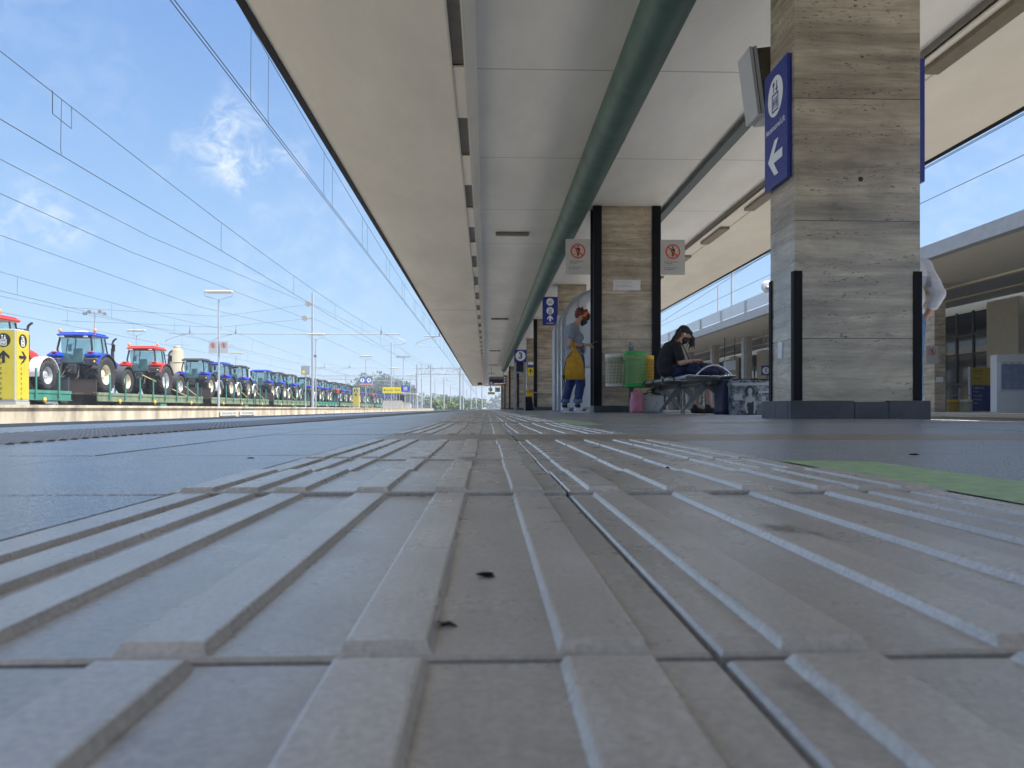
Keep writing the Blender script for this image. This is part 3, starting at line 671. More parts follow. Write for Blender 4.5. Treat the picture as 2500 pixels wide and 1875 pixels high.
for x in (Xof(1167, Yb), Xof(1176, Yb)): q = MB(); q.tube([(x, Yb+.1, Zof(928.5, -.8, Yb)), (x, Yb+.1, ZL-.002)], .02); q.build('hanger', greymetal, t)
Yc = 92.0; t = empty('platform_clock', (Xof(1197.5, Yc), Yc, 3), 0, 'round white station clock hanging far along the platform', 'clock', world=True)
b = MB(); M = Matrix.Translation((Xof(1197.5, Yc), Yc, Zof(951, 0, Yc))) @ Matrix.Rotation(R(90), 4, 'X'); b.lathe([(0, .08), (.23, .08), (.25, .05), (.25, -.05)], 28, M); b.build('clock_case', signwhite, t)
b = MB(); M2 = Matrix.Translation((Xof(1197.5, Yc), Yc-.083, Zof(951, 0, Yc))); b.box(-.012,.012,-.003,0,0,.16, M=M2); b.box(0,.12,-.006,-.003,-.012,.012, M=M2); b.build('clock_hands', black, t)
b = MB(); b.tube([(Xof(1197.5, Yc), Yc, Zof(947, 0, Yc)), (Xof(1197.5, Yc), Yc, H0-.003)], .02); b.build('hanger', greymetal, t)
f = Frame((Xof(1215, 90), 90, Zof(951.5, 1.2, 90)), (1,0,0), (0,0,1)); t = empty('far_number_sign', f.o, 0, 'pale number three sign hanging far away next to the clock', 'sign', world=True)
b = MB(); f.panel(b, -.3, .3, -.26, .26, .1); b.build('panel', mat('panel_beige', (.55,.52,.48), .5), t); f.text('3', 0, 0, .42, black, t, bold=.02, n=.004)
b = MB(); f.panel(b, -1.15, -.32, -.55, -.28, .1); b.build('yellow_panel', yellow, t)
for u in (-.2, .2): b = MB(); b.tube([f.p(u, .26, -.05), f.p(u, H0-f.o.z-.003, -.05)], .02); b.build('hanger', greymetal, t)
b = MB(); b.tube([f.p(-.8, -.28, -.05), f.p(-.8, H0-f.o.z-.003, -.05)], .02); b.build('hanger', greymetal, t)

# monitor housing leaning out behind the nearest column
t = empty('monitor_housing', (2.345, 5.72, 2.53), 0, 'boxy grey monitor housing hanging behind the nearest column', 'monitor')
M = Matrix.Rotation(R(-7.5), 4, 'Y')
b = MB(); b.box(-.33, .36, -.12, .12, -.235, .235, M=M); b.build('body', mat('housing_brown', (.10,.078,.05), .5, var=.4, vscale=6), t)
b = MB(); b.box(-.355, -.331, -.128, .128, -.25, .25, M=M); b.box(-.388, -.364, -.128, .128, -.25, .25, M=M); b.box(-.3635,-.3555,-.12,.12,-.24,.24, M=M, m=1); b.build('screen_frame', [mat('housing_grey', (.46,.47,.48), .45), black], t)
b = MB()
for k in range(5): b.box(-.16, .3, -.1245, -.1205, .10+k*.024, .111+k*.024, M=M)
b.build('grille', black, t)
b = MB(); b.box(-.33, .36, -.128, .128, -.262, -.2355, M=M); b.build('bottom_tray', MT['housing_grey'], t)
b = MB(); b.tube([(.05, 0, .2), (.05, 0, H0-2.53-.003)], .03); b.build('hanger', greymetal, t)

# ------------------------------------------------------------------ litter bins on their post
Ypost = 12.6
px_ = Xof(1541, Ypost); t = empty('bin_post', (px_, Ypost, 0), 0, 'slim grey post with small round blue badge carrying three bins', 'post', world=True)
b = MB(); b.box(px_-.040, px_+.040, Ypost-.02, Ypost+.02, 0, Zof(836, 2.3, Ypost), bev=.005); b.box(px_-.10, px_+.10, Ypost-.07, Ypost+.07, 0, .012); b.build('post_shaft', mat('post_slate', (.12,.14,.17), .45), t)
f = Frame((px_, Ypost-.0215, Zof(842, 2.3, Ypost)), (1,0,0), (0,0,1)); d = MB(); f.disk(d, 0, 0, .036); d.build('badge', blue, t, fixn=False); d = MB(); f.ring(d, 0, 0, .026, .031, .003); f.line(d, (-.012,-.002), (0,-.014), .006, .003); f.line(d, (0,-.014), (.018,.014), .006, .0034); d.build('badge_mark', signwhite, t, fixn=False)
q = MB(); q.box(px_-.30, px_+.26, Ypost+.021, Ypost+.045, .82, .85); q.build('bracket', greymetal, t)
def litter_bin(x, y, r, zb, zt, mm, liner, label, rot, ang=0):
    t = empty('litter_bin', (x, y, zb), ang, label, 'bin', 'wire basket bins on the post')
    H = zt-zb
    b = MB(); b.lathe([(r*.96, H-.075), (r*1.02, H-.07), (r*1.05, H-.02), (r*1.04, H), (r*.98, H+.003), (r*.95, H-.01), (r*.95, H-.07)], 36); b.build('rim', mm, t)
    b = MB(); b.lathe([(.001, .0), (r*.86, 0), (r*.97, .012), (r*1.0, .03), (r*.97, .055), (r*.93, .05), (.001, .04)], 36); b.build('base', mm, t)
    m = MB(); n = 15
    for k in range(n):
        a = 2*math.pi*k/n
        pts = [((r*.985)*math.cos(a+s_*.30*(1 if True else -1)), (r*.985)*math.sin(a+s_*.30), .04+(H-.11)*s_) for s_ in (0, .25, .5, .75, 1)]
        m.tube(pts, .0038, 4, caps=False)
    for k in range(9):
        z = .06+(H-.14)*k/8; m.tube([(r*.985*math.cos(2*math.pi*i/32), r*.985*math.sin(2*math.pi*i/32), z) for i in range(33)], .0036, 4, caps=False)
    m.build('basket', mm, t)
    b = MB(); prof = []
    for i in range(12):
        z = .05+(H-.10)*i/11; prof.append((r*(.90+.02*math.sin(i*2.1)), z))
    b.lathe(prof, 26); 
    for i, v in enumerate(b.v): 
        k = 1+.03*noise.noise(Vector(v)*14); b.v[i] = (v[0]*k, v[1]*k, v[2])
    o = b.build('bag_liner', liner, t)
    b = MB(); b.lathe([(r*.93, H-.02), (r*1.06, H-.075), (r*1.075, H-.10), (r*1.06, H-.135), (r*1.03, H-.14)], 30)
    for i, v in enumerate(b.v):
        k = 1+.035*noise.noise(Vector(v)*16+Vector((3,1,0))); b.v[i] = (v[0]*k, v[1]*k, v[2]+.012*noise.noise(Vector((v[0]*10, v[1]*10, 5))))
    b.build('folded_bag_edge', liner, t)
    return t
def liner(name, c):
    m = glassmat(name, c, .46); m.node_tree.nodes['Principled BSDF'].inputs['Roughness'].default_value = .45; return m
lw = liner('liner_pale', (.66,.66,.48)); lg = liner('liner_green', (.40,.62,.28)); ly = liner('liner_yellow', (.60,.42,.06))
zb = lambda py: Zof(py, 2.2, 12.6)
litter_bin(Xof(1500, 12.72), 12.72, .148, zb(944.5), zb(864), mat('bin_white', (.78,.80,.76), .45), lw, 'white wire basket bin with pale bag, left one on the post', 0)
litter_bin(Xof(1548.5, 12.42), 12.38, .172, zb(947), zb(861), mat('bin_green', (.05,.40,.09), .4), lg, 'green wire basket bin with bag in the middle of three', 0)
litter_bin(Xof(1577, 12.75), 12.75, .128, zb(947), zb(867), mat('bin_yellow', (.72,.46,.02), .42), ly, 'yellow wire basket bin half hidden behind the green one', 0)

# ------------------------------------------------------------------ bench
bt = empty('platform_bench', (2.85, 11, 0), 0, 'metal bench with perforated seats and splayed grey cast legs', 'bench', world=True)
cast = mat('cast_grey', (.17,.18,.19), .42, .3, var=.15); alu = mat('bench_metal', (.62,.65,.70), .24, .8)
def bx(y): return 2.86 + (11-y)*.02
b = MB(); b.tube([(bx(12.75)+.02, 12.75, .405), (bx(9.75)+.02, 9.75, .405)], .036, 14); b.build('beam', cast, bt)
b = MB(); b.tube([(bx(9.75)+.02, 9.755, .405), (bx(9.72)+.02, 9.70, .405)], .040, 16); b.build('beam_cap', black, bt)
for y in (12.45, 11.2, 10.0):
    cx = bx(y)+.02
    for sg in (-1, 1):
        m = MB(); n = 9; prev = None
        for i in range(n):
            s_ = i/(n-1); x = cx + sg*(.03 + .295*s_**1.15); z = .375 - .33*s_**1.25; hw = .040*(1-s_)+.014; th = .022
            ax, az = sg*hw*.72, hw*.62; ring = [(x-ax, y-th, z-az), (x+ax, y-th, z+az), (x+ax, y+th, z+az), (x-ax, y+th, z-az)]
            m.add(ring, [[0,1,2,3]] if i in (0, n-1) else [], 0)
            if prev is not None:
                L = len(m.v); a = prev; c = L-4
                for q in range(4): m.f.append([a+q, a+(q+1) % 4, c+(q+1) % 4, c+q]); m.m.append(0); m.sm.append(False)
            prev = len(m.v)-4
        m.tube([(cx+sg*.325, y, .065), (cx+sg*.327, y, gz(cx+sg*.33)+.001)], [.014, .022], 10)
        m.build('leg', cast, bt)
    q = MB(); q.prism([(cx-.31,.462),(cx-.27,.432),(cx-.07,.425),(cx-.045,.36),(cx+.045,.36),(cx+.07,.425),(cx+.28,.436),(cx+.33,.462),(cx+.31,.478),(cx-.29,.478)], 'y', y-.022, y+.022); q.build('seat_bracket', cast, bt)
for k in range(5):
    y0 = 12.72-.60*k; y1 = y0-.575
    if y1 < 9.7: break
    m = MB(); x = bx((y0+y1)/2)
    prof = [(x-.335,.452),(x-.345,.470),(x-.338,.494),(x-.30,.502),(x-.1,.490),(x+.12,.486),(x+.28,.496),(x+.315,.490),(x+.322,.465)]
    n = len(prof); th = .006
    inn = [(a, c-th) if 0 < i < n-1 else (a+(.006 if i == 0 else -.006), c) for i, (a, c) in enumerate(prof)]
    poly = prof + inn[::-1]
    m.prism(poly, 'y', y1, y0); m.build('seat', alu, bt)
    if k: q = MB(); q.prism([(x-.352,.448),(x-.352,.500),(x-.30,.508),(x+.2,.503),(x+.325,.500),(x+.325,.462),(x+.1,.480),(x-.2,.480)], 'y', y0+.002, y0+.022); q.build('seat_divider', blackmetal, bt)
for y, hh in ((9.78, .625), (10.55, .60)):
    x = bx(y); pts = [(x-.20+.46*i/14, y, .49 + (hh-.49)*math.sin(math.pi*i/14)**.8) for i in range(15)]
    m = MB(); m.tube(pts, .0125, 8); m.build('armrest', alu, bt)

# ------------------------------------------------------------------ bags and luggage
def soft_box(name, mats, w, d, h, parent, taper=.9, bulge=.03, seed=0, mfun=None):
    bm = bmesh.new(); nx, ny, nzz = 10, 5, 10
    bmesh.ops.create_cube(bm, size=1); bmesh.ops.subdivide_edges(bm, edges=bm.edges, cuts=7, use_grid_fill=True)
    for v in bm.verts:
        x, y, z = v.co; k = 1-(1-taper)*(z+.5)
        bl = bulge*(1-(2*x)**2)*(1-(2*z)**2)
        v.co = Vector((x*w*k, y*d*k*(1 if True else 1) + (bl if y > 0 else -bl)*abs(2*y), (z+.5)*h)); v.co += Vector((noise.noise(v.co*9+Vector((seed,0,0))), noise.noise(v.co*9+Vector((0,seed,5))), .4*noise.noise(v.co*7+Vector((7,0,seed)))))*.012
    for f_ in bm.faces:
        f_.smooth = True
        if mfun: f_.material_index = mfun(f_.calc_center_median())
    me = bpy.data.meshes.new(name); bm.to_mesh(me); bm.free()
    for m_ in (mats if isinstance(mats, (list, tuple)) else [mats]): me.materials.append(m_)
    o = bpy.data.objects.new(name, me); col.objects.link(o); o.parent = parent; return o
pinkm = mat('pink_plastic', (.70,.25,.36), .35, var=.2, vscale=12)
t = empty('pink_bag', (Xof(1554, 12.15), 12.15, 0), R(8), 'pink plastic shopping bag standing at the foot of the bin post', 'bag')
soft_box('bag_body', pinkm, .20, .12, .33, t, .88, .02, 3)
b = MB(); b.tube([(-.05,0,.32),(-.045,0,.36),(0,.0,.375),(.045,0,.36),(.05,0,.32)], .008, 6); b.build('handle', pinkm, t)
def floral():
    m = bpy.data.materials.new('floral_cloth'); m.use_nodes = True; N = m.node_tree.nodes; L = m.node_tree.links; p = N['Principled BSDF']; p.inputs['Roughness'].default_value = .6
    g_ = N.new('ShaderNodeTexCoord'); v = N.new('ShaderNodeTexVoronoi'); v.inputs['Scale'].default_value = 14; L.new(g_.outputs['Object'], v.inputs['Vector'])
    r = N.new('ShaderNodeValToRGB'); e = r.color_ramp.elements; e[0].position = .0; e[0].color = (.35,.05,.04,1); e[1].position = .55; e[1].color = (.50,.49,.44,1)
    e.new(.16).color = (.42,.12,.08,1); e.new(.24).color = (.10,.14,.08,1); e.new(.32).color = (.46,.45,.40,1); L.new(v.outputs['Distance'], r.inputs['Fac'])
    n = N.new('ShaderNodeTexNoise'); n.inputs['Scale'].default_value = 7; L.new(g_.outputs['Object'], n.inputs['Vector']); r2 = N.new('ShaderNodeValToRGB'); r2.color_ramp.elements[0].position = .45; r2.color_ramp.elements[1].position = .55; L.new(n.outputs['Fac'], r2.inputs['Fac'])
    x = N.new('ShaderNodeMix'); x.data_type = 'RGBA'; L.new(r2.outputs[0], x.inputs['Factor']); x.inputs['A'].default_value = (.50,.50,.47,1); L.new(r.outputs[0], x.inputs['B']); L.new(x.outputs['Result'], p.inputs['Base Color']); return m
t = empty('floral_bag', (Xof(1591, 12.25), 12.3, 0), R(-4), 'white floral print tote bag with dark trim under the bench end', 'bag')
soft_box('bag_body', floral(), .42, .16, .29, t, .86, .03, 9)
b = MB(); b.tube([(-.185,-.03,.275),(-.10,-.04,.31),(0,-.02,.325),(.12,-.03,.30),(.185,-.03,.28)], .009, 6); b.tube([(-.185,-.05,.28),(-.20,-.06,.13),(-.21,-.06,.0)], .006, 6); b.build('trim', blackmetal, t)
b = MB(); b.tube([(-.07,0,.29),(-.06,.0,.35),(0,0,.37),(.06,0,.35),(.07,0,.29)], .007, 6); b.build('handle', blackmetal, t)
# navy suitcase
navy = mat('navy_fabric', (.008,.011,.05), .55, var=.3, vscale=20)
t = empty('suitcase', (Xof(1771, 9.75), 9.75, -.012), R(4), 'dark navy suitcase with lime green tag beside the bench', 'suitcase')
soft_box('case_body', navy, .19, .30, .44, t, .93, .012, 4)
b = MB(); b.box(-.035,.055,-.165,-.155,.36,.40); o = b.build('luggage_tag', mat('lime', (.45,.62,.02), .5), t)
b = MB(); b.tube([(-.06,0,.44),(-.055,0,.47),(.055,0,.47),(.06,0,.44)], .010, 8); b.build('handle', blackmetal, t)
for sx in (-.075, .075): b = MB(); b.lathe([(.0,-.012),(.02,-.012),(.02,.012),(0,.012)], 12, Matrix.Translation((sx, -.15, .016)) @ Matrix.Rotation(R(90), 4, 'Y')); b.build('wheel', black, t)
# shopping bag with a black and white printed photograph: a generic seated figure against shelves
def photo_mat():
    m = bpy.data.materials.new('printed_photo'); m.use_nodes = True; N = m.node_tree.nodes; L = m.node_tree.links; p = N['Principled BSDF']; p.inputs['Roughness'].default_value = .3
    g_ = N.new('ShaderNodeTexCoord'); mp_ = N.new('ShaderNodeMapping'); mp_.inputs['Scale'].default_value = (9, 9, 15); L.new(g_.outputs['Object'], mp_.inputs['Vector'])
    n = N.new('ShaderNodeTexNoise'); n.inputs['Scale'].default_value = 1.1; n.inputs['Detail'].default_value = 7; n.inputs['Roughness'].default_value = .7; L.new(mp_.outputs[0], n.inputs['Vector'])
    r = N.new('ShaderNodeValToRGB'); r.color_ramp.elements[0].position = .42; r.color_ramp.elements[1].position = .62; r.color_ramp.elements[0].color = (.012,.014,.022,1); r.color_ramp.elements[1].color = (.36,.40,.46,1); L.new(n.outputs['Fac'], r.inputs['Fac']); L.new(r.outputs[0], p.inputs['Base Color']); return m
Yg = 9.45; xl, xr = Xof(1787, Yg), Xof(1880, Yg); cx = (xl+xr)/2; w = (xr-xl)
t = empty('photo_shopping_bag', (cx, Yg, -.014), 0, 'shopping bag printed with a black and white photograph of a seated woman', 'bag')
b = MB(); b.box(-w/2, w/2, 0, .16, .0, .445, bev=.006); b.build('bag_body', [photo_mat()], t)
f = Frame((0, -.001, .2), (1,0,0), (0,0,1)); lt = mat('print_light', (.40,.43,.48), .35); dk = mat('print_dark', (.012,.014,.02), .35); md = mat('print_mid', (.15,.165,.20), .35)
a = MB(); f.poly(a, [(-w/2+.01,.17),(w/2-.01,.17),(w/2-.01,.205),(-w/2+.01,.20)], .002); f.poly(a, [(-w/2+.02,-.01),(-w/2+.13,-.015),(-w/2+.13,.055),(-w/2+.02,.06)], .002); f.poly(a, [(.09,.07),(w/2-.01,.08),(w/2-.01,.105),(.09,.10)], .002); f.poly(a, [(.13,-.03),(.19,-.03),(.18,.04),(.14,.04)], .002); a.build('print_background', lt, t, fixn=False)
a = MB()   # hair, dress
f.poly(a, [(-.07,.045),(-.085,.09),(-.07,.14),(-.035,.17),(.005,.165),(.035,.13),(.045,.08),(.035,.04),(.015,.06),(-.045,.06)], .003); f.poly(a, [(-.075,-.06),(-.06,-.0),(-.05,-.03),(0,-.035),(.03,-.01),(.04,.0),(.05,-.06),(.04,-.10),(.10,-.19),(-.06,-.19),(-.04,-.1)], .003); a.build('print_hair_and_dress', dk, t, fixn=False)
a = MB()
f.poly(a, [(-.038,.07),(-.042,.10),(-.03,.135),(-.005,.14),(.014,.115),(.014,.08),(-.003,.055),(-.02,.052)], .0045)
f.poly(a, [(-.028,.058),(.004,.06),(.012,.03),(.045,.012),(.058,-.04),(.06,-.13),(.045,-.185),(.028,-.18),(.034,-.11),(.03,-.02),(0,-.045),(-.045,-.04),(-.06,-.09),(-.035,-.17),(-.055,-.18),(-.085,-.10),(-.075,-.02),(-.06,.015),(-.03,.028)], .0042); a.build('print_figure', lt, t, fixn=False)
a = MB(); f.poly(a, [(.06,-.19),(.08,-.11),(.13,-.085),(.17,-.12),(.19,-.19)], .0038); a.build('print_skirt', md, t, fixn=False)
b = MB(); b.tube([(-w*.22,.01,.43),(-w*.24,.0,.44),(-w*.29,-.004,.405)], .006, 6); b.tube([(w*.18,.0,.445),(w*.185,-.004,.41)], .006, 6); b.tube([(-w/2,.0,.447),(w/2,.0,.447)], .005, 6); b.build('cord_handle', blackmetal, t)
# black rucksack far along
t = empty('rucksack', (Xof(1290, 28.5), 28.5, 0), R(10), 'black rucksack standing on the floor near the number three sign', 'rucksack')
soft_box('bag_body', blackmetal, .36, .26, .52, t, .62, .04, 6); soft_box('front_pocket', blackmetal, .26, .10, .24, t, .8, .02, 2).location = (0, -.15, .03)
# yellow bin further along
t = empty('yellow_wall_bin', (Xof(1293.5, 29.8), 29.9, .5), 0, 'small yellow bin mounted low on the fourth column above the rucksack', 'bin')
b = MB(); b.lathe([(.001,0),(.11,0),(.125,.02),(.135,.30),(.14,.32),(.12,.325)], 20); b.build('bin_body', MT['bin_yellow'], t)
b = MB(); b.lathe([(.12,.33),(.145,.30),(.150,.22),(.14,.20)], 20); b.build('bag_edge', ly, t)
b = MB(); b.tube([(.0,.05,.2),(.3,.2,.2),(.35,.42,.2)], .015); b.build('wall_bracket', greymetal, t)

# ------------------------------------------------------------------ glazed booth behind the standing person
Ya, Yb2 = 16.6, 18.4; x0 = Xof(1372, Ya); t = empty('glazed_booth', (2.4, 17.5, 0), 0, 'glazed booth with curved grey metal roof behind the standing person', 'booth', world=True)
prof = [(x0, 0), (x0, 1.92)] + [(x0 + .95*(1-math.cos(a)), 1.92 + .78*math.sin(a)) for a in [R(12*i) for i in range(1, 8)]] + [(x0+1.1, 2.70)]
def ribs(y, w=.05):
    b = MB(); n = len(prof); inn = []
    for i, (x, z) in enumerate(prof):
        a = Vector(prof[max(i-1, 0)]); c = Vector(prof[min(i+1, n-1)]); d = (c-a).normalized(); inn.append((x+d.y*.07, z-d.x*.07))
    for i in range(n-1): b.prism([prof[i], prof[i+1], inn[i+1], inn[i]], 'y', y, y+w)
    return b.build('rib', greymetal, t)
for y in (Ya, (Ya+Yb2)/2, Yb2): ribs(y)
b = MB(); b.add([(x+.03, y, z) for y in (Ya+.05, Yb2) for x, z in prof], [[i, i+1, len(prof)+i+1, len(prof)+i] for i in range(len(prof)-1)]); b.build('curved_glazing', boothglass, t)
b = MB(); b.add([(x+.02, Ya+.02, z) for x, z in prof]+[(x0+1.12, Ya+.02, 0)], [list(range(len(prof)+1))]); b.build('end_glazing', boothglass, t)
for x in (x0+.34, x0+.72, x0+1.08): q = MB(); q.box(x, x+.035, Ya-.01, Ya+.045, .02, 2.35+.3*(x-x0)); q.build('mullion', greymetal, t)
for z in (.95,): q = MB(); q.box(x0+.07, x0+1.08, Ya-.012, Ya+.03, z, z+.05); q.build('rail', greymetal, t)
q = MB(); q.box(x0+.07, x0+.33, Ya-.004, Ya+.01, .1, .94); q.box(x0+.38, x0+.71, Ya-.004, Ya+.01, .1, .94); q.build('lower_panel', mat('booth_white', (.58,.62,.68), .35), t)
q = MB(); q.box(x0+.4, x0+.68, Ya+.03, Ya+.05, 1.15, 2.1); q.build('poster', mat('booth_poster', (.62,.66,.72), .4), t)
q = MB(); q.box(x0+.06, x0+1.1, Yb2-.02, Yb2+.0, .05, 2.3); q.build('back_panel', mat('booth_back', (.50,.53,.58), .4), t)
# information case on the third column
t = empty('timetable_case', (Xof(1358, 21.2), 21.2, 1.4), 0, 'slim timetable case with white sheets beside the third column', 'case', world=True)
xa = Xof(1352, 21.0); b = MB(); b.box(xa, xa+.15, 20.6, 21.5, 0.02, 2.28, bev=.01); b.build('case_frame', greymetal, t); b = MB(); b.box(xa+.015, xa+.135, 20.594, 20.599, 1.65, 2.2); b.box(xa+.015, xa+.135, 20.594, 20.599, .4, 1.58, m=1); b.build('sheet', [signwhite, mat('glass_blue', (.3,.36,.42), .1)], t)

# ------------------------------------------------------------------ yellow totems, lamps on the far platform
def totem(x, y, w, h, label, two=True):
    t = empty('lift_totem', (x, y, FT+.004), 0, label, 'sign', 'yellow lift totems on the far platform')
    ym = mat('totem_yellow', (.47,.39,.035), .4, var=.06)
    b = MB(); b.box(-w/2, w/2, -w/2, w/2, .10, h, bev=.02); b.build('body', mat('totem_grey', (.33,.34,.32), .5), t)
    b = MB(); b.box(-w/2-.004, w/2+.004, -w/2-.004, w/2+.004, 0, .099); b.build('base', MT['totem_grey'], t)
    for f, ang in ((Frame((0, -w/2-.002, 0), (1,0,0), (0,0,1)), math.pi/2), (Frame((w/2+.002, 0, 0), (0,1,0), (0,0,1)), 0)):
        b = MB(); f.panel(b, -w/2+.035, w/2-.035, .16, h-.05, .006, n0=.004); b.build('yellow_face', ym, t)
        k = w/.62; f2 = Frame(f.p(0, 0, .004), f.U, f.V)
        f2.lift_icon(0, h-.30*k, .185*k, black, signwhite, t)
        a = MB(); f2.arrow(a, 0, h-.74*k, .34*k, ang, .075*k, .003); a.build('arrow', black, t, fixn=False)
        if two:
            f2.text('\n'.join('Ascensore'), -.07*k, .72, .135*k, black, t, bold=.01); f2.text('\n'.join('Lift'), .07*k, 1.02, .11*k, mat('print_faint', (.35,.30,.05), .5), t)
    return t
Xc = -12.5
totem(-12.84, Yof(38, -12.53)+.31, .62, 2.03, 'big yellow lift totem at the left edge of the picture')
totem(-13.4, Yof(870, -13.4), .62, 2.05, 'small distant yellow lift totem beyond the tall mast', two=False)

def lamp(x, y, z0, h, label, w=1.45, grp='tube lamps on thin posts', extra=None):
    t = empty('platform_lamp', (x, y, z0), 0, label, 'lamp', grp)
    b = MB(); b.tube([(0,0,0),(0,0,h-.35)], [.05, .038], 10); b.build('post', steel, t)
    b = MB(); b.tube([(-w/2,0,h+.02),(-w/2+.05,0,h-.15),(-.02,0,h-.36),(.02,0,h-.36),(w/2-.05,0,h-.15),(w/2,0,h+.02)], .016, 6); b.build('bracket', steel, t)
    b = MB(); b.box(-w/2+.03, w/2-.03, -.11, .11, h, h+.13, bev=.03); b.build('lamp_head', mat('lamp_grey', (.50,.49,.46), .5), t)
    b = MB(); b.box(-w/2+.12, w/2-.12, -.07, .07, h-.035, h-.002, bev=.02); b.build('diffuser', mat('diffuser', (.55,.56,.55), .3), t)
    return t
LX = -13.45; z0 = FT+.004
for i, (pxl, lab) in enumerate(((534, 'nearest tube lamp on a thin post with two plates'), (771, 'second tube lamp just right of the tall mast'), (893, 'third tube lamp with blue number plates halfway up'))):
    yy = Yof(pxl, LX); lamp(LX, yy, z0, 5.72, lab)
for i, yy in enumerate((112, 136)): lamp(LX, yy, z0, 5.72, ['fourth tube lamp far along the far platform', 'fifth tube lamp at the end of the far platform'][i])
for i, pxl in enumerate((333, 576)): lamp(-28, Yof(pxl, -28), z0, 6.1, ['tube lamp behind the red tractor with silver wheels', 'tube lamp behind the small blue tractors, beyond the train'][i], w=1.5, grp='tube lamps beyond the train')
yy = Yof(534, LX)-.06; pm = mat('plate_far', (.42,.44,.47), .5)
for dx, lab in ((-.27, 'left no-crossing plate on the nearest lamp post of the far platform'), (.27, 'right no-crossing plate on the nearest lamp post of the far platform')):
    no_cross_sign((LX+dx, yy, 3.15), (1,0,0), lab, s=.95, txt=False, group='plates on the far lamp post', mt=pm)
yy = Yof(893, LX)-.08
for dx, n_, lab in ((-.36, '3', 'small blue number three plate on the third lamp post'), (.36, '4', 'small blue number four plate on the third lamp post')):
    f = Frame((LX+dx, yy, Zof(928.5, LX, yy)), (1,0,0), (0,0,1)); t = empty('track_number_plate', f.o, 0, lab, 'sign', 'blue number plates', world=True); number_sign(f, n_, .24, mat('plate_blue', (.05,.10,.38), .4), t, .31, .34, .05)
    q = MB(); f.panel(q, -.31, .31, -.50, -.36, .04); q.build('pink_strip', mat('pink_strip', (.75,.30,.26), .5), t)
# loudspeaker on the second post
t = empty('loudspeaker', (LX, Yof(771, LX)-.12, 4.2), 0, 'small horn loudspeaker on the second lamp post', 'loudspeaker'); b = MB(); b.lathe([(.02,-.12),(.04,-.05),(.13,.10),(.125,.11),(.03,0)], 16, Matrix.Rotation(R(90), 4, 'X')); b.build('horn', steel, t); b = MB(); b.box(-.03,.03,.0,.07,-.04,.04); b.build('clamp', steel, t)

# plates on the wall of the far platform
for (pa, pb, lab, tx) in ((538, 580, 'white plate with small print on the far platform wall, left of two', 'Vietato attraversare i binari'), (586, 623, 'white plate with small print on the far platform wall, right of two', 'Servirsi del sottopassaggio')):
    xa = -10.785; ya, yb = Yof(pa, xa), Yof(pb, xa); f = Frame((xa, (ya+yb)/2, -.115), (0,1,0), (0,0,1)); t = empty('wall_plate', f.o, 0, lab, 'sign', 'white plates on the platform wall', world=True)
    b = MB(); f.panel(b, -(yb-ya)/2, (yb-ya)/2, -.10, .10, .02); b.build('panel', mat('plate_dull', (.45,.45,.43), .6), t); f.text(tx, 0, 0, .17*(yb-ya)/2.3, mat('print_blue', (.10,.14,.22), .5), t)
f = Frame((-10.785, Yof(815, -10.8), -.16), (0,1,0), (0,0,1)); t = empty('wall_plate', f.o, 0, 'distant pair of faded plates on the far platform wall', 'sign', world=True); b = MB(); f.panel(b, -2.6, -.1, -.10, .10, .02); b.build('panel', concrete, t); b = MB(); f.panel(b, .1, 2.4, -.10, .10, .02); b.build('panel', MT['plate_dull'], t)

# ------------------------------------------------------------------ masts and overhead line
def mast(x, y, z0, h, label, arms, r=.11, grp='steel overhead line masts'):
    t = empty('overhead_line_mast', (x, y, z0), 0, label, 'mast', grp)
    b = MB(); b.tube([(0,0,0),(0,0,h)], [r, r*.85], 14); b.build('pole', steel, t)
    for (xa, xb, z) in arms: b = MB(); b.tube([(xa-x, 0, z-z0), (xb-x, 0, z-z0)], .045, 8); b.build('cross_arm', steel, t)
    return t
def steady(parent, x, z, d, y=0):
    b = MB(); b.tube([(x, y, z), (x+d*1.2, y, z-.32), (x+d*1.75, y, z-.55), (x+d*1.85, y, z-.72), (x+d*1.6, y, z-.82), (x-d*.1, y, z-.95)], .03, 6); b.build('steady_arm', steel, parent)
    b = MB(); b.lathe([(0,0),(.06,0),(.06,.05),(.03,.07),(.06,.09),(.06,.14),(.03,.16),(.06,.18),(.06,.23),(0,.23)], 10, Matrix.Translation((x-d*.15, y, z+.04))); b.tube([(x-d*.15, y, z+.2), (x-d*.15, y, z+.62)], .02, 6); b.build('insulator', mat('insulator', (.16,.12,.10), .3), parent)
MX = -14.4; MYs = (Yof(763.5, MX), 117.0, 171.0)
for i, y in enumerate(MYs):
    t = mast(MX, y, z0, (9.5, 9.9, 9.9)[i], ['tall grey mast with cross arm on the far platform, nearest', 'second tall grey mast along the far platform', 'third grey mast beyond the far platform'][i], ((-26.2, -7.2, CAMH+6.2),))
    zz = CAMH+6.2-z0
    steady(t, -8.0-MX-.6, zz, 1); steady(t, -20.85-MX, zz, -1); steady(t, -24.6-MX, zz, -1)
    if i == 0:
        for dx, dz in ((-.35, Zof(742, MX, y)-z0), (-.62, Zof(777, MX, y)-z0)):
            b = MB(); b.lathe([(.0,-.05),(.07,-.06),(.20,-.04),(.235,-.05),(.235,.05),(.2,.04),(.07,.06),(0,.05)], 24, Matrix.Translation((dx, -.1, dz)) @ Matrix.Rotation(R(90), 4, 'X')); b.tube([(dx,-.02,dz),(0,0,dz)], .025, 6); b.build('tension_wheel', mat('porcelain', (.42,.40,.38), .4), t)
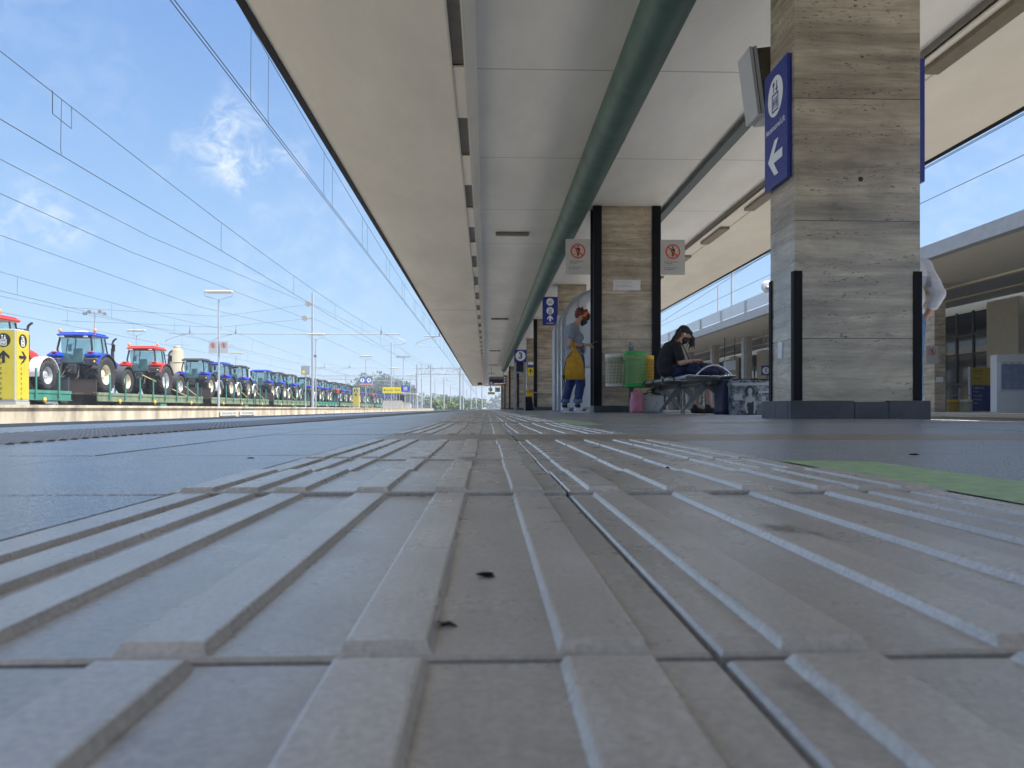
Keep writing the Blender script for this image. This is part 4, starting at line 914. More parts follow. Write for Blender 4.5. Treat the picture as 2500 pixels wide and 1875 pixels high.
for i, (x, y, h, xa, xb) in enumerate(((2.3, 66, 8.2, -5.4, 3), (2.3, 120, 9, -5.4, 3))):
    t = mast(x, y, 4.05 if y < 118 else 0, h-4.0 if y < 118 else h, ['mast above the canopy roof whose arm shows past its edge', 'mast just beyond the end of the canopy', 'mast above the canopy roof close to the camera'][i], ((xa, xb, CAMH+6.2),))
    steady(t, -4.2-x, CAMH+6.2-(4.05 if y < 118 else 0), -1 if y > 20 else -1)

def cat_line(x, y0, y1, label, sup0=9.0, span=54, pair=.05, dstep=8.5, d0=14.7, dpair=False, zc_=4.75, smin=5.5, smax=6.05, m=wire, r=.0075, dbl=True):
    t = empty('overhead_line', (x, 0, 0), 0, label, 'overhead line', None)
    mid = sup0 + span/2
    def zm(y): u = ((y-mid+span/2) % span)/span*2-1; return CAMH + smin + (smax-smin)*u*u
    for sg in ((-1, 1) if dbl else (0,)): b = MB(); b.tube([(sg*pair/2, yy, CAMH+zc_) for yy in (y0, y1)], r, 5); b.build('contact_wire', m, t)
    ys = [y0 + i*(y1-y0)/90 for i in range(91)]; b = MB(); b.tube([(0, yy, zm(yy)) for yy in ys], r*.95, 5); b.build('messenger_wire', m, t)
    y = d0; c = 0
    while y < y1 and c < 46:
        for dy in ((0, .95) if dpair else (0,)):
            b = MB(); b.tube([(.0, y+dy, CAMH+zc_), (.0, y+dy-.03, CAMH+zc_+.12), (.0, y+dy, zm(y+dy))], r*.65, 4, caps=False); b.build('dropper', m, t)
        y += dstep; c += 1
    return t
l1 = cat_line(-3.65, -20, 330, 'paired contact wires running closest to the canopy edge', dstep=5.35, d0=12.06, dpair=True)
l2 = cat_line(-7.97, -20, 330, 'overhead line hung over the second track left of the canopy', dbl=False, r=.0085, dstep=8.7, d0=14.7, smin=5.48, smax=6.0)
b = MB(); zt_ = CAMH+5.82; b.tube([(-.0,14.40,zt_+.03),(0,14.40,zt_-.40),(0,14.75,zt_-.42),(0,15.05,zt_-.44),(0,15.05,zt_-.01)], .008, 6); b.build('wire_loop', wire, l2)
cat_line(-20.6, -20, 330, 'overhead line above the tractor train', d0=9, r=.009, dbl=False, zc_=5.0, smin=5.8, smax=6.3)
cat_line(-24.6, -20, 330, 'overhead line of the track behind the tractor train', d0=12, r=.009, dbl=False, zc_=4.9, smin=5.7, smax=6.2)
cat_line(8.65, -20, 330, 'overhead line above the track right of the canopy', dstep=8, d0=10.3)
def feeder(pts, label, r=.010):
    b = MB(); b.tube(pts, r, 6); return tag(b.build('feeder_cable', wire), label, 'cable', 'single cables beside the overhead lines')
y0_ = MYs[0]
feeder([(-12.2, -14, CAMH+6.35), (-12.9, 30, CAMH+6.6), (MX-.35, y0_-.1, Zof(742, MX, y0_))], 'upper of two slanting cables ending at the mast wheels')
feeder([(-13.0, -14, CAMH+5.85), (-13.6, 30, CAMH+6.0), (MX-.62, y0_-.1, Zof(777, MX, y0_))], 'lower of two slanting cables ending at the mast wheels')
feeder([(-16.9, -14, CAMH+6.1), (-16.6, 45, CAMH+5.9), (-14.4, y0_, CAMH+6.28), (-14.4, 117, CAMH+6.0)], 'dark cable below the slanting pair, passing the mast arm')
for k, (za, zb_) in enumerate(((742, 8.3), (777, 7.3))):
    feeder([(MX, y0_+.1, Zof(za, MX, y0_)), (-10.5, y0_+27, CAMH+zb_-1.0), (-8.2, 117, CAMH+6.2)], ['upper insulated cable running on from the mast to the right', 'lower insulated cable running on from the mast to the right'][k], .009)
    feeder([(MX, y0_, Zof(za, MX, y0_)), (-20, y0_-6, CAMH+(6.9, 6.1)[k]), (-25, y0_-18, CAMH+(6.0, 5.2)[k])], ['upper guy cable sloping down left from the mast', 'lower guy cable sloping down left from the mast'][k], .009)
feeder([(12.2, -14, CAMH+5.75), (12.0, 60, CAMH+5.7), (12.0, 200, CAMH+5.8)], 'single cable in the sky right of the nearest column')
feeder([(10.2, 14, CAMH+6.1), (11.6, 70, CAMH+5.1), (12.3, 140, CAMH+5.1)], 'slanting cable above the roof of the opposite platform')

# gantry and far masts
Yg = 158.0; t = empty('line_gantry', (-4, Yg, -.7), 0, 'wide lattice gantry over the tracks in the distance', 'gantry', world=True)
for z in (Zof(914, -8, Yg), Zof(899, -8, Yg)): b = MB(); b.box(-14.6, 9, Yg-.1, Yg+.1, z-.09, z+.09); b.build('chord', steel, t)
za, zb_ = Zof(914, -8, Yg), Zof(899, -8, Yg); b = MB()
for k in range(16): x = -14.4+k*1.46; b.tube([(x, Yg, za), (x+.73, Yg, zb_), (x+1.46, Yg, za)], .06, 5)
b.build('lattice', steel, t)
for x in (-14.2, -11.4, -5.4, 8.6): b = MB(); b.tube([(x, Yg, -.8), (x, Yg, zb_+(.8 if x < -10 else .1))], .17, 8); b.build('leg', steel, t)
for k in range(7): x = -13+k*1.9; b = MB(); b.tube([(x, Yg, zb_+.1), (x, Yg, zb_+.7)], .05, 5); b.build('stub', steel, t)
Yh = 330.0; t = empty('far_gantry', (-40, Yh, -.7), 0, 'hazy lattice gantry low on the horizon above the tractors', 'gantry', world=True)
for z in (12.6, 14.1): b = MB(); b.box(-92, -30, Yh-.1, Yh+.1, z-.12, z+.12); b.build('chord', steel, t)
b = MB()
for k in range(31): x = -92+k*2; b.tube([(x, Yh, 12.6), (x+1, Yh, 14.1), (x+2, Yh, 12.6)], .09, 4, caps=False)
b.build('lattice', steel, t)
for x in (-92, -60, -30): b = MB(); b.tube([(x, Yh, -.9), (x, Yh, 14.5)], .25, 8); b.build('leg', steel, t)
rr_ = random.Random(5)
for i, (pxm, Ym, pyt) in enumerate(((1030, 176, 893), (1052, 168, 905), (1062, 205, 925), (1084, 190, 922), (1100, 230, 940), (1122, 205, 902), (1131, 190, 912), (1150, 185, 925), (1163, 215, 940), (1177, 190, 925), (1140, 260, 950), (1091, 285, 955))):
    x = Xof(pxm, Ym); ztop = min(Zof(pyt, x, Ym), 9.5)
    t = mast(x, Ym, -.7, ztop+.7, f'{ordn(i+1)} hazy thin mast in the cluster beyond the platform ends', ((x-.2, x+rr_.choice((-1, 1))*rr_.uniform(2.5, 5), ztop-rr_.uniform(.6, 1.5)),), .12 if i % 3 else .16, grp='hazy masts beyond the platform ends')
t = mast(Xof(985, 240), 240, -.7, 17, 'tall floodlight mast in the distance right of the second mast', (), .16, grp=None); x_ = Xof(985, 240); b = MB(); b.box(-2.2, 2.2, -.3, .3, 16.6, 17.2); b.build('floodlights', steel, t)
t = mast(Xof(232, 75), 75, -.7, 10.1, 'floodlight mast rising behind the big blue tractor', (), .09, grp=None)
for dx in (-.95, -.5, .5, .95): b = MB(); b.box(dx-.17, dx+.17, -.12, .12, 9.75 if abs(dx) > .6 else 9.9, 10.05 if abs(dx) > .6 else 10.25, bev=.03); b.build('floodlight', greymetal, t)
b = MB(); b.box(-1.0, 1.0, -.03, .03, 9.93, 9.98); b.build('crossbar', steel, t)

# info monitor left of the mast
t = empty('info_monitor', (Xof(746, 60), 60, z0), 0, 'grey info monitor on a slim post left of the tall mast', 'monitor')
b = MB(); b.box(-.32,.32,-.09,.09,2.55,3.22, bev=.02); b.build('case', greymetal, t); b = MB(); b.box(-.26,.26,-.095,-.0905,2.63,3.13); b.build('screen', mat('screen_pale', (.30,.34,.38), .2), t); b = MB(); b.box(-.26,-.02,-.1,-.0955,2.63,2.85); b.build('yellow_sticker', yellow, t); b = MB(); b.tube([(0,0,0),(0,0,2.549)], .04, 8); b.build('post', steel, t)

# shelter and wall with boards on the far platform
Ys = 118.0; xa, xb = Xof(968, Ys), Xof(1012, Ys); t = empty('stair_shelter', ((xa+xb)/2, Ys, z0), 0, 'pale concrete stair shelter with flat sloping roof at the platform end', 'shelter', world=True)
b = MB(); b.prism([(xa-.5, 2.55), (xb+.4, 2.25), (xb+.4, 2.38), (xa-.5, 2.75)], 'y', Ys-1.2, Ys+3.2); b.build('roof', mat('shelter_cream', (.55,.50,.42), .7), t)
for x in (xa+.1, (xa+xb)/2, xb-.1):
    for y in (Ys-.9, Ys+2.8): q = MB(); q.box(x-.07, x+.07, y-.07, y+.07, z0, 2.3); q.build('post', steel, t)
q = MB(); q.box(xa-.1, xb-.6, Ys-.95, Ys-.85, z0, 1.05); q.build('parapet', MT['shelter_cream'], t)
q = MB(); q.box(xa+.25, xb-1.3, Ys-.9, Ys-.88, 1.12, 2.2); q.build('glazing', glassd, t)
ya_ = 108.0; b = MB(); b.box(Xof(934, ya_), Xof(982, ya_), ya_, ya_+.25, z0, Zof(978, -15, ya_)); tag(b.build('low_wall', mat('wall_grey', (.46,.43,.40), .8, var=.15)), 'low grey parapet wall left of the stair shelter', 'wall')
t = empty('exit_board', (Xof(956, 110), 110, 2.8), 0, 'long yellow exit board on posts above the low wall', 'sign', world=True); f = Frame((Xof(956.5, 110), 110, Zof(952.5, -14, 110)), (1,0,0), (0,0,1)); hw = (Xof(978.5, 110)-Xof(934.5, 110))/2
b = MB(); f.panel(b, -hw, hw, -.43, .43, .1); b.build('panel', MT['sign_yellow'], t); f.text('Uscita  Exit', .1, 0, .45, black, t); a = MB(); f.arrow(a, -hw+.25, 0, .3, math.pi, .08, .004); a.build('arrow', black, t, fixn=False)
for u in (-hw+.2, hw-.2): q = MB(); q.tube([f.p(u, -.43, -.05), (f.p(u, 0, -.05).x, 110.05, z0)], .04, 6); q.build('post', steel, t)
t = empty('blue_board', (Xof(990, 112), 112, 2.8), 0, 'blue board with rounded end beside the yellow exit board', 'sign', world=True); f = Frame((Xof(989, 112), 112, Zof(948.5, -12, 112)), (1,0,0), (0,0,1)); hw = (Xof(999, 112)-Xof(981, 112))/2
b = MB(); pts = [(-hw,-.46),(hw*.5,-.46)]+[(hw*.5+.46*math.cos(R(a)), .46*math.sin(R(a))) for a in range(-80, 81, 20)]+[(hw*.5,.46),(-hw,.46)]
b.add([f.p(u, v, n_) for n_ in (-.1, 0) for u, v in pts], [list(range(len(pts)-1,-1,-1)), list(range(len(pts), 2*len(pts)))]+[[i,(i+1)%len(pts),len(pts)+(i+1)%len(pts),len(pts)+i] for i in range(len(pts))]); b.build('panel', mat('board_blue', (.02,.07,.42), .4), t)
q = MB()
for v in (.2, 0, -.2): f.rect(q, -hw+.3, hw*.6, v-.04, v+.04, .004)
q.build('white_lines', signwhite, t, fixn=False)
q = MB(); q.tube([f.p(0, -.46, -.05), (f.p(0, 0, 0).x, 112.05, z0)], .05, 6); q.build('post', steel, t)

# ------------------------------------------------------------------ opposite platform, its canopy and building
OX = 10.3; OT = -.03
b = MB(); b.box(OX+.04, 18.6, -12, 200, -.89, OT-.08); b.box(OX, 18.6, -12, 200, OT-.08, OT); struct(b.build('opposite_platform', mat('opp_concrete', (.26,.25,.235), .8, var=.2, vscale=1)))
cream = mat('cream_soffit', (.62,.57,.47), .6, var=.06); grfas = mat('fascia_grey', (.30,.31,.33), .6, var=.15)
oc = empty('opposite_canopy', (14, 60, 0), 0, 'canopy roof of the opposite platform with grey fascia', 'canopy', world=True)
SZ = CAMH+3.75; Ya, Yb = 2.0, 150.0
b = MB(); b.box(11.0, 11.25, Ya, Yb, SZ, SZ+.16); b.box(11.06, 11.25, Ya, Yb, SZ+.1601, SZ+.36); b.build('fascia', grfas, oc)
b = MB(); b.quad((11.25,Ya,SZ+.002),(14.45,Ya,SZ-.0),(14.45,Yb,SZ-.0),(11.25,Yb,SZ+.002)); b.build('soffit', cream, oc, fixn=False)
b = MB(); b.quad((14.45,Ya,SZ),(14.45,Ya,SZ+.28),(14.45,Yb,SZ+.28),(14.45,Yb,SZ)); b.quad((14.45,Ya,SZ+.28),(18.5,Ya,SZ+.28),(18.5,Yb,SZ+.28),(14.45,Yb,SZ+.28)); b.build('inner_soffit', mat('inner_soffit', (.42,.42,.42), .6), oc, fixn=False)
for x, z in ((14.25, SZ-.06), (17.0, SZ+.2)): b = MB(); b.box(x, x+.16, Ya, Yb, z, z+.055); b.build('light_trunking', mat('trunking', (.60,.55,.42), .5), oc)
b = MB(); b.box(11.26, 18.5, Ya, Yb, SZ+.3, SZ+.42); b.build('roof_slab', MT['roof_concrete'], oc)
# translucent windbreak panels along the roof edge, far part only
pn = glassmat('panel_glass', (.50,.52,.55), .62)
rl_ = empty('roof_parapet', (11.4, 60, SZ), 0, 'row of pale panels standing on the edge of the opposite roof', 'parapet', world=True)
y = Yof(1990, 11.35); joints = []
while y < 140:
    y2 = y+3.55; b = MB(); b.box(11.33, 11.36, y+.10, y2-.10, SZ+.50, SZ+1.02); b.build('panel', pn, rl_); q = MB(); q.box(11.30, 11.42, y2-.09, y2+.09, SZ+.421, SZ+1.0); q.build('bracket', greymetal, rl_); y = y2
t = empty('round_lamp', (Xof(1872, 27), 27, SZ+.42), 0, 'round white lamp on a thin stem above the opposite roof edge', 'lamp')
M = Matrix.Translation((0,0,Zof(700, 11, 27)-SZ-.42)) @ Matrix.Rotation(R(90), 4, 'X'); b = MB(); b.lathe([(0,.05),(.12,.05),(.21,.03),(.215,0),(.2,-.03),(0,-.05)], 28, M); b.build('lamp_disc', mat('disc_pale', (.62,.60,.58), .4), t); b = MB(); b.lathe([(0,.09),(.06,.09),(.07,.055),(.05,.05)], 16, M @ Matrix.Translation((0,-.05,0))); b.build('lamp_hub', greymetal, t); b = MB(); b.tube([(0,0,0),(0,0,Zof(708, 11, 27)-SZ-.42-.1)], .014, 6); b.build('stem', greymetal, t)
for i, (pxm, Ym, pyt) in enumerate(((1753, 44, 698), (1787, 40, 640))):
    x = Xof(pxm, Ym); tt = mast(x, Ym, SZ+.42 if x < 18.5 else -.7, Zof(pyt, x, Ym)-(SZ+.42), ['grey pole rising left of a taller one above the opposite roof', 'taller grey blue pole above the opposite roof'][i], (), .05+.02*i, grp='poles above the opposite roof')
# columns
for i, yy in enumerate((22.6, 28.2, 33.8, 39.4, 45.0, 50.6, 56.2, 64, 72, 80, 90, 100)):
    t = empty('opposite_column', (13.57, yy+.3, OT), 0, f'{ordn(i+1)} stone faced column of the opposite platform', 'column', 'columns of the opposite platform')
    b = MB(); b.box(-.17, .17, -.3, .3, 0, SZ-OT-.001, bev=.004); b.build('shaft', trav if i < 2 else mat('far_stone', (.33,.30,.25), .6, var=.2, vscale=3), t)
    if i > 2: b = MB(); b.box(-.23, -.171, -.2, .2, 0, SZ-OT-.01); b.build('downpipe', greymetal, t)
no_cross_sign((Xof(2276, 22.5), 22.5, Zof(866, 13.4, 22.5)), (1,0,0), 'small no-crossing plate on the first opposite column', s=.85, txt=False, group=None)
f = Frame((13.565, 22.594, .95), (1,0,0), (0,0,1)); b = MB(); f.panel(b, -.12, .10, -.09, .07, .002); tag(b.build('taped_paper', MT['paper']), 'small white paper taped on the first opposite column', 'notice')
# station building
FX = 18.6
bd = empty('station_building', (22, 60, OT), 0, 'cream station building with dark glazed bays along the opposite platform', 'building', world=True)
b = MB(); b.box(FX+.25, 26, -10, 150, OT, 5.2); b.build('wall', mat('cream_wall', (.52,.48,.38), .75, var=.08), bd)
b = MB(); b.box(FX+.0, 26.5, -10.5, 150.5, 5.2, 5.45); b.build('roof', MT['roof_concrete'], bd)
yy = 8.0; i = 0
while yy < 110:
    q = MB(); q.box(FX-.12, FX+.25, yy, yy+1.7, OT, 4.0); q.build('pier', MT['cream_wall'], bd)
    q = MB(); q.box(FX-.13, FX-.1205, yy, yy+1.7, OT, .95); q.build('dado', mat('dado_grey', (.10,.12,.12), .6), bd)
    w = MB(); w.box(FX+.10, FX+.13, yy+1.75, yy+6.0, OT+.05, 3.8); wn_ = w.build('window', glassd, bd)
    fr_ = MB()
    for k in range(5): fr_.box(FX+.05, FX+.12, yy+1.72+k*1.04, yy+1.80+k*1.04, OT, 3.85)
    for z in (1.0, 2.15, 2.9): fr_.box(FX+.06, FX+.11, yy+1.75, yy+6.0, z, z+.07)
    fr_.build('frame', mat('frame_dark', (.03,.035,.04), .4), wn_)
    if i % 2 == 0: q = MB(); q.box(FX+.085, FX+.095, yy+2.0, yy+3.6, 2.25, 2.85); q.build('reflecting_pane', mat('bright_pane', (.75,.80,.85), .03, .9), wn_)
    yy += 6.05; i += 1
# yellow and blue information board
Yi = 24.5; xa, xb = Xof(2372, Yi), Xof(2419, Yi); zt = Zof(897, 15, Yi)
t = empty('information_board', ((xa+xb)/2, Yi, OT), 0, 'upright information board, yellow upper half and blue lower half', 'sign', world=True); f = Frame(((xa+xb)/2, Yi, 0), (1,0,0), (0,0,1)); hw = (xb-xa)/2; zmid = OT+(zt-OT)*.60
b = MB(); f.panel(b, -hw, hw, zmid, zt-.01, .06); b.build('upper_panel', mat('board_yellow', (.55,.40,.02), .45), t); b = MB(); f.panel(b, -hw, hw, OT+.02, zmid-.002, .06); b.build('lower_panel', blue, t)
b = MB(); b.box(xa-.06, xa-.002, Yi-.01, Yi+.08, OT, zt+.02); b.box(xb+.002, xb+.03, Yi-.01, Yi+.08, OT, zt+.02); b.build('side_frame', steel, t)
f.text('Uscita', -hw+.06, zt-.10, .12, black, t, align='LEFT', bold=.01); f.text('Treni', -hw+.06, zt-.36, .11, black, t, align='LEFT', bold=.01)
for k, (z, tx) in enumerate(((zt-.20, '↑ Ascensore'), (zt-.47, '→ O  1  2'), (zt-.57, '← O  3  4'))): f.text(tx.replace('↑','^').replace('→','>').replace('←','<'), -hw+.05, z, .07, black, t, align='LEFT')
for k, tx in enumerate(('> Biglietteria', '> Taxi', '> Autobus', '> Toilette', '> Bar')): f.text(tx, -hw+.05, zmid-.09-k*.125, .07, signwhite, t, align='LEFT')
# bins by the opposite column
for pxb, mm, ln, lab in ((2327, MT['bin_yellow'], ly, 'yellow basket bin beside the opposite column'), (2359, MT['bin_white'], lw, 'white basket bin beside the yellow and blue board')):
    litter_bin(Xof(pxb, 23.2), 23.2, .165, Zof(1011, 14, 23.2), Zof(976, 14, 23.2), mm, ln, lab, 0)['group'] = 'bins of the opposite platform'
for pxb in (2334, 2343): pass
t = empty('bin_stand', (Xof(2343, 23.45), 23.45, OT), 0, 'grey stand that carries the two bins of the opposite platform', 'post'); b = MB(); b.box(-.03,.03,-.02,.02,0,.75); b.build('shaft', greymetal, t); b = MB(); b.box(-.28,.28,-.08,-.021,.50,.53); b.build('crossbar', greymetal, t)
# white timetable case
Yw = 21.0; xa = Xof(2434, Yw); t = empty('timetable_stand', (xa+.7, Yw, OT), 0, 'white timetable stand with glazed poster window at the right edge', 'stand', world=True); zt = Zof(866, 14.5, Yw)
b = MB(); b.prism([(xa, OT), (xa+1.45, OT), (xa+1.45, zt+.05), (xa, zt)], 'y', Yw, Yw+.28); b.build('cabinet', mat('stand_white', (.66,.69,.74), .4), t)
b = MB(); b.box(xa+.07, xa+1.40, Yw-.035, Yw-.002, .56, zt-.22); b.build('window_frame', mat('stand_frame', (.58,.62,.68), .35), t)
b = MB(); b.box(xa+.10, xa+1.37, Yw-.042, Yw-.036, .60, zt-.26); b.build('poster', mat('poster_blue', (.22,.29,.44), .12, var=.25, vscale=3), t)
b = MB(); rr_ = random.Random(3)
for k in range(6):
    for j in range(9): x = xa+.14+k*.2; b.box(x, x+rr_.uniform(.08,.16), Yw-.0445, Yw-.0425, .66+j*.085, .675+j*.085)
b.build('poster_print', mat('poster_ink', (.08,.10,.20), .4), t)
# number one sign and hanging board
Yn = 36.0; f = Frame((Xof(1870, Yn), Yn, Zof(904.5, 13, Yn)), (1,0,0), (0,0,1)); t = empty('platform_one_sign', f.o, 0, 'blue sign with white circled number one on the opposite platform', 'sign', world=True); number_sign(f, '1', .17, blue, t, .22, .235, .05)
q = MB(); q.tube([f.p(-.1,.235,-.03), (f.p(-.1,0,0).x, Yn+.03, SZ-.002)], .012, 6); q.build('hanger', greymetal, t); q = MB(); q.tube([f.p(.1,.235,-.03), (f.p(.1,0,0).x, Yn+.03, SZ-.002)], .012, 6); q.build('hanger', greymetal, t)
Yn = 40.0; xa, xb = Xof(1768, Yn), Xof(1796, Yn); za, zb_ = Zof(904, 12.5, Yn), Zof(881, 12.5, Yn); t = empty('hanging_board', ((xa+xb)/2, Yn, za), 0, 'pale board hanging from two cables under the opposite canopy', 'sign', world=True); b = MB(); b.prism([(xa, za), (xb, za+.04), (xb, zb_+.04), (xa, zb_-.04)], 'y', Yn, Yn+.06); b.build('panel', mat('board_pale', (.62,.72,.80), .3), t)
for x in (xa+.04, xb-.03): q = MB(); q.tube([(x, Yn+.03, zb_-.03), (x, Yn+.03, SZ-.002)], .02, 6); q.build('cable', blackmetal, t)

# ------------------------------------------------------------------ flat wagons
DK = .87; WX = -20.85
teal = mat('wagon_teal', (.045,.20,.155), .6, var=.25, vscale=2); olive = mat('wagon_olive', (.16,.21,.13), .65, var=.3, vscale=2)
under = mat('underframe', (.03,.026,.022), .8, var=.3); tyre = mat('tyre_rubber', (.022,.022,.024), .75, var=.2, vscale=9); darkpl = mat('dark_plastic', (.035,.037,.042), .5)
def make_wagon(L, mm, label):
    t = empty('flat_wagon', (0,0,0), 0, label, 'wagon', 'flat wagons of the tractor train')
    b = MB(); b.box(-1.40, 1.40, .35, L-.35, DK-.09, DK-.02); b.build('deck', mat('deck_wood', (.10,.085,.07), .85, var=.4, vscale=3), t)
    for sg in (-1, 1):
        b = MB(); b.box(*sorted((sg*1.401, sg*1.47)), .1, L-.1, DK-.12, DK+.02); b.box(*sorted((sg*1.38, sg*1.44)), .1, L-.1, DK-.40, DK-.121); b.box(*sorted((sg*1.40, sg*1.50)), .1, L-.1, DK-.43, DK-.401); b.build('side_sill', mm, t)
        for k in range(8):
            y = 1.2+k*(L-2.4)/7; q = MB(); q.box(*sorted((sg*1.471, sg*1.53)), y-.06, y+.06, DK-.30, DK+.02); q.tube([(sg*1.50, y, DK+.0), (sg*1.50, y, DK+.95)], .045, 6); q.build('stake', teal, t)
    for y, nm, mmm in ((.1, 'front_end_board', mat('board_brown', (.055,.042,.036), .7)), (L-.16, 'rear_end_board', mat('board_grey', (.055,.065,.075), .6))):
        b = MB(); b.box(-1.36, 1.36, y, y+.06, DK-.019, DK+.62); b.box(-1.38, 1.38, y-.01, y+.07, DK+.621, DK+.66); b.build(nm, mmm, t)
    b = MB(); b.box(-.5, .5, .5, L-.5, DK-.62, DK-.091); b.build('centre_beam', under, t)
    for y in (1.3, 3.1, L-3.1, L-1.3):
        w = MB()
        for sg in (-1, 1): w.lathe([(0, -.06), (.30, -.06), (.42, -.05), (.44, .0), (.44, .05), (.46, .07), (.2, .08), (0, .08)], 22, Matrix.Translation((sg*.75, y, -.09)) @ Matrix.Rotation(R(90), 4, 'Y'))
        w.tube([(-.75, y, -.09), (.75, y, -.09)], .07, 8); w.build('wheelset', mat('wheel_steel', (.07,.055,.045), .6, .4), t)
        for sg in (-1, 1): q = MB(); q.box(*sorted((sg*.92, sg*1.12)), y-.32, y+.32, -.12, .28); q.build('axle_box', under, t)
    for sg in (-1, 1): q = MB(); q.lathe([(0,0),(.09,0),(.09,.25),(.22,.26),(.22,.29),(0,.29)], 14, Matrix.Translation((sg*.87, L, .38)) @ Matrix.Rotation(R(-90), 4, 'X')); q.build('buffer', under, t)
    for k, y in enumerate((2.2, L*.45, L-2.4)): q = MB(); q.lathe([(0,0),(.09,0),(.11,.05),(.06,.09),(0,.09)], 10, Matrix.Translation((1.505, y, DK-.42)) @ Matrix.Rotation(R(90), 4, 'Y')); q.tube([(1.52, y, DK-.3), (1.53, y+.05, DK-.55)], .03, 6); q.build('lashing_hook', mat('hook_yellow', (.65,.40,.04), .5), t)
    q = MB(); q.box(1.1, 1.44, L*.52, L*.52+.9, DK-.75, DK-.44); q.build('side_box', teal, t)
    for y in (L*.3, L*.7): q = MB(); q.box(1.0, 1.2, y, y+.5, DK-.8, DK-.45); q.build('brake_box', under, t)
    return t
# ------------------------------------------------------------------ tractors
def wheel(r, w, rimr, rim_m, sx, x, y, n_lug, parent, name):
    t = MB(); M = Matrix.Translation((x, y, r)) @ Matrix.Rotation(R(90), 4, 'Y')
    h = w/2
    t.lathe([(rimr, -h*.78), (r*.80, -h), (r*.92, -h*.96), (r*.955, -h*.75), (r*.96, 0), (r*.955, h*.75), (r*.92, h*.96), (r*.80, h), (rimr, h*.78)], 36, M)
    for k in range(n_lug):
        for sg in (-1, 1):
            a = 2*math.pi*(k+(.5 if sg > 0 else 0))/n_lug; N_ = 4; vs = []
            for i in range(N_+1):
                u = i/N_; aa = a + u*.36; xx = sg*(h*.06 + u*h*.92); r0 = r*.945; r1 = r*(1.0 if u < .8 else .97)
                for (rad, da) in ((r0, -.028), (r1, -.020), (r1, .020), (r0, .028)):
                    q = aa + da*(1+.5*u); vs.append(M @ Vector((rad*math.cos(q), rad*math.sin(q), xx)))
            fs = []
            for i in range(N_): fs += [[i*4+j, i*4+j+1, i*4+5+j, i*4+4+j] for j in range(3)]
            fs += [[0,1,2,3], [N_*4+3, N_*4+2, N_*4+1, N_*4]]
            t.add(vs, fs)
    wo_ = t.build(name, tyre, parent, fixn=False)
    q = MB(); d = sx
    q.lathe([(rimr, -h*.74), (rimr*.95, -h*.6), (rimr*.9, 0), (rimr*.95, h*.6), (rimr, h*.74)], 32, M)
    o_ = d*h*.28
    q.lathe([(rimr*.92, d*h*.05), (rimr*.72, d*h*.0), (rimr*.60, o_*.7), (rimr*.40, o_), (rimr*.38, o_*1.2), (0, o_*1.25)], 28, M)
    for k in range(8): a = 2*math.pi*k/8; q.lathe([(0, o_*1.55), (.02, o_*1.55), (.02, o_*1.1)], 6, M @ Matrix.Translation((rimr*.27*math.cos(a), rimr*.27*math.sin(a), 0)))
    q.build('rim', rim_m, wo_)
    return wo_
def fender(x0, x1, y, zc_, r, a0, a1, mm, name, parent, th=.025, drop=.0, n=12):
    m = MB(); vs = []
    for i in range(n+1):
        a = R(a0 + (a1-a0)*i/n); c, s_ = math.cos(a), math.sin(a)
        for x, rr in ((x0, r), (x1, r), (x1, r+th), (x0, r+th)): vs.append((x, y+rr*c, zc_+rr*s_))
    fs = []
    for i in range(n): fs += [[i*4+j, i*4+(j+1) % 4, i*4+4+(j+1) % 4, i*4+4+j] for j in range(4)]
    fs += [[3,2,1,0], [n*4, n*4+1, n*4+2, n*4+3]]; m.add(vs, fs); return m.build(name, mm, parent)
cream_rim = mat('rim_cream', (.62,.58,.46), .4); silver_rim = mat('rim_silver', (.50,.52,.55), .35, .4)
tb_ = mat('tractor_blue', (.008,.045,.42), .25, spec=.6); tr_ = mat('tractor_red', (.55,.03,.02), .28, spec=.6); fwhite = mat('fender_white', (.62,.66,.72), .35)
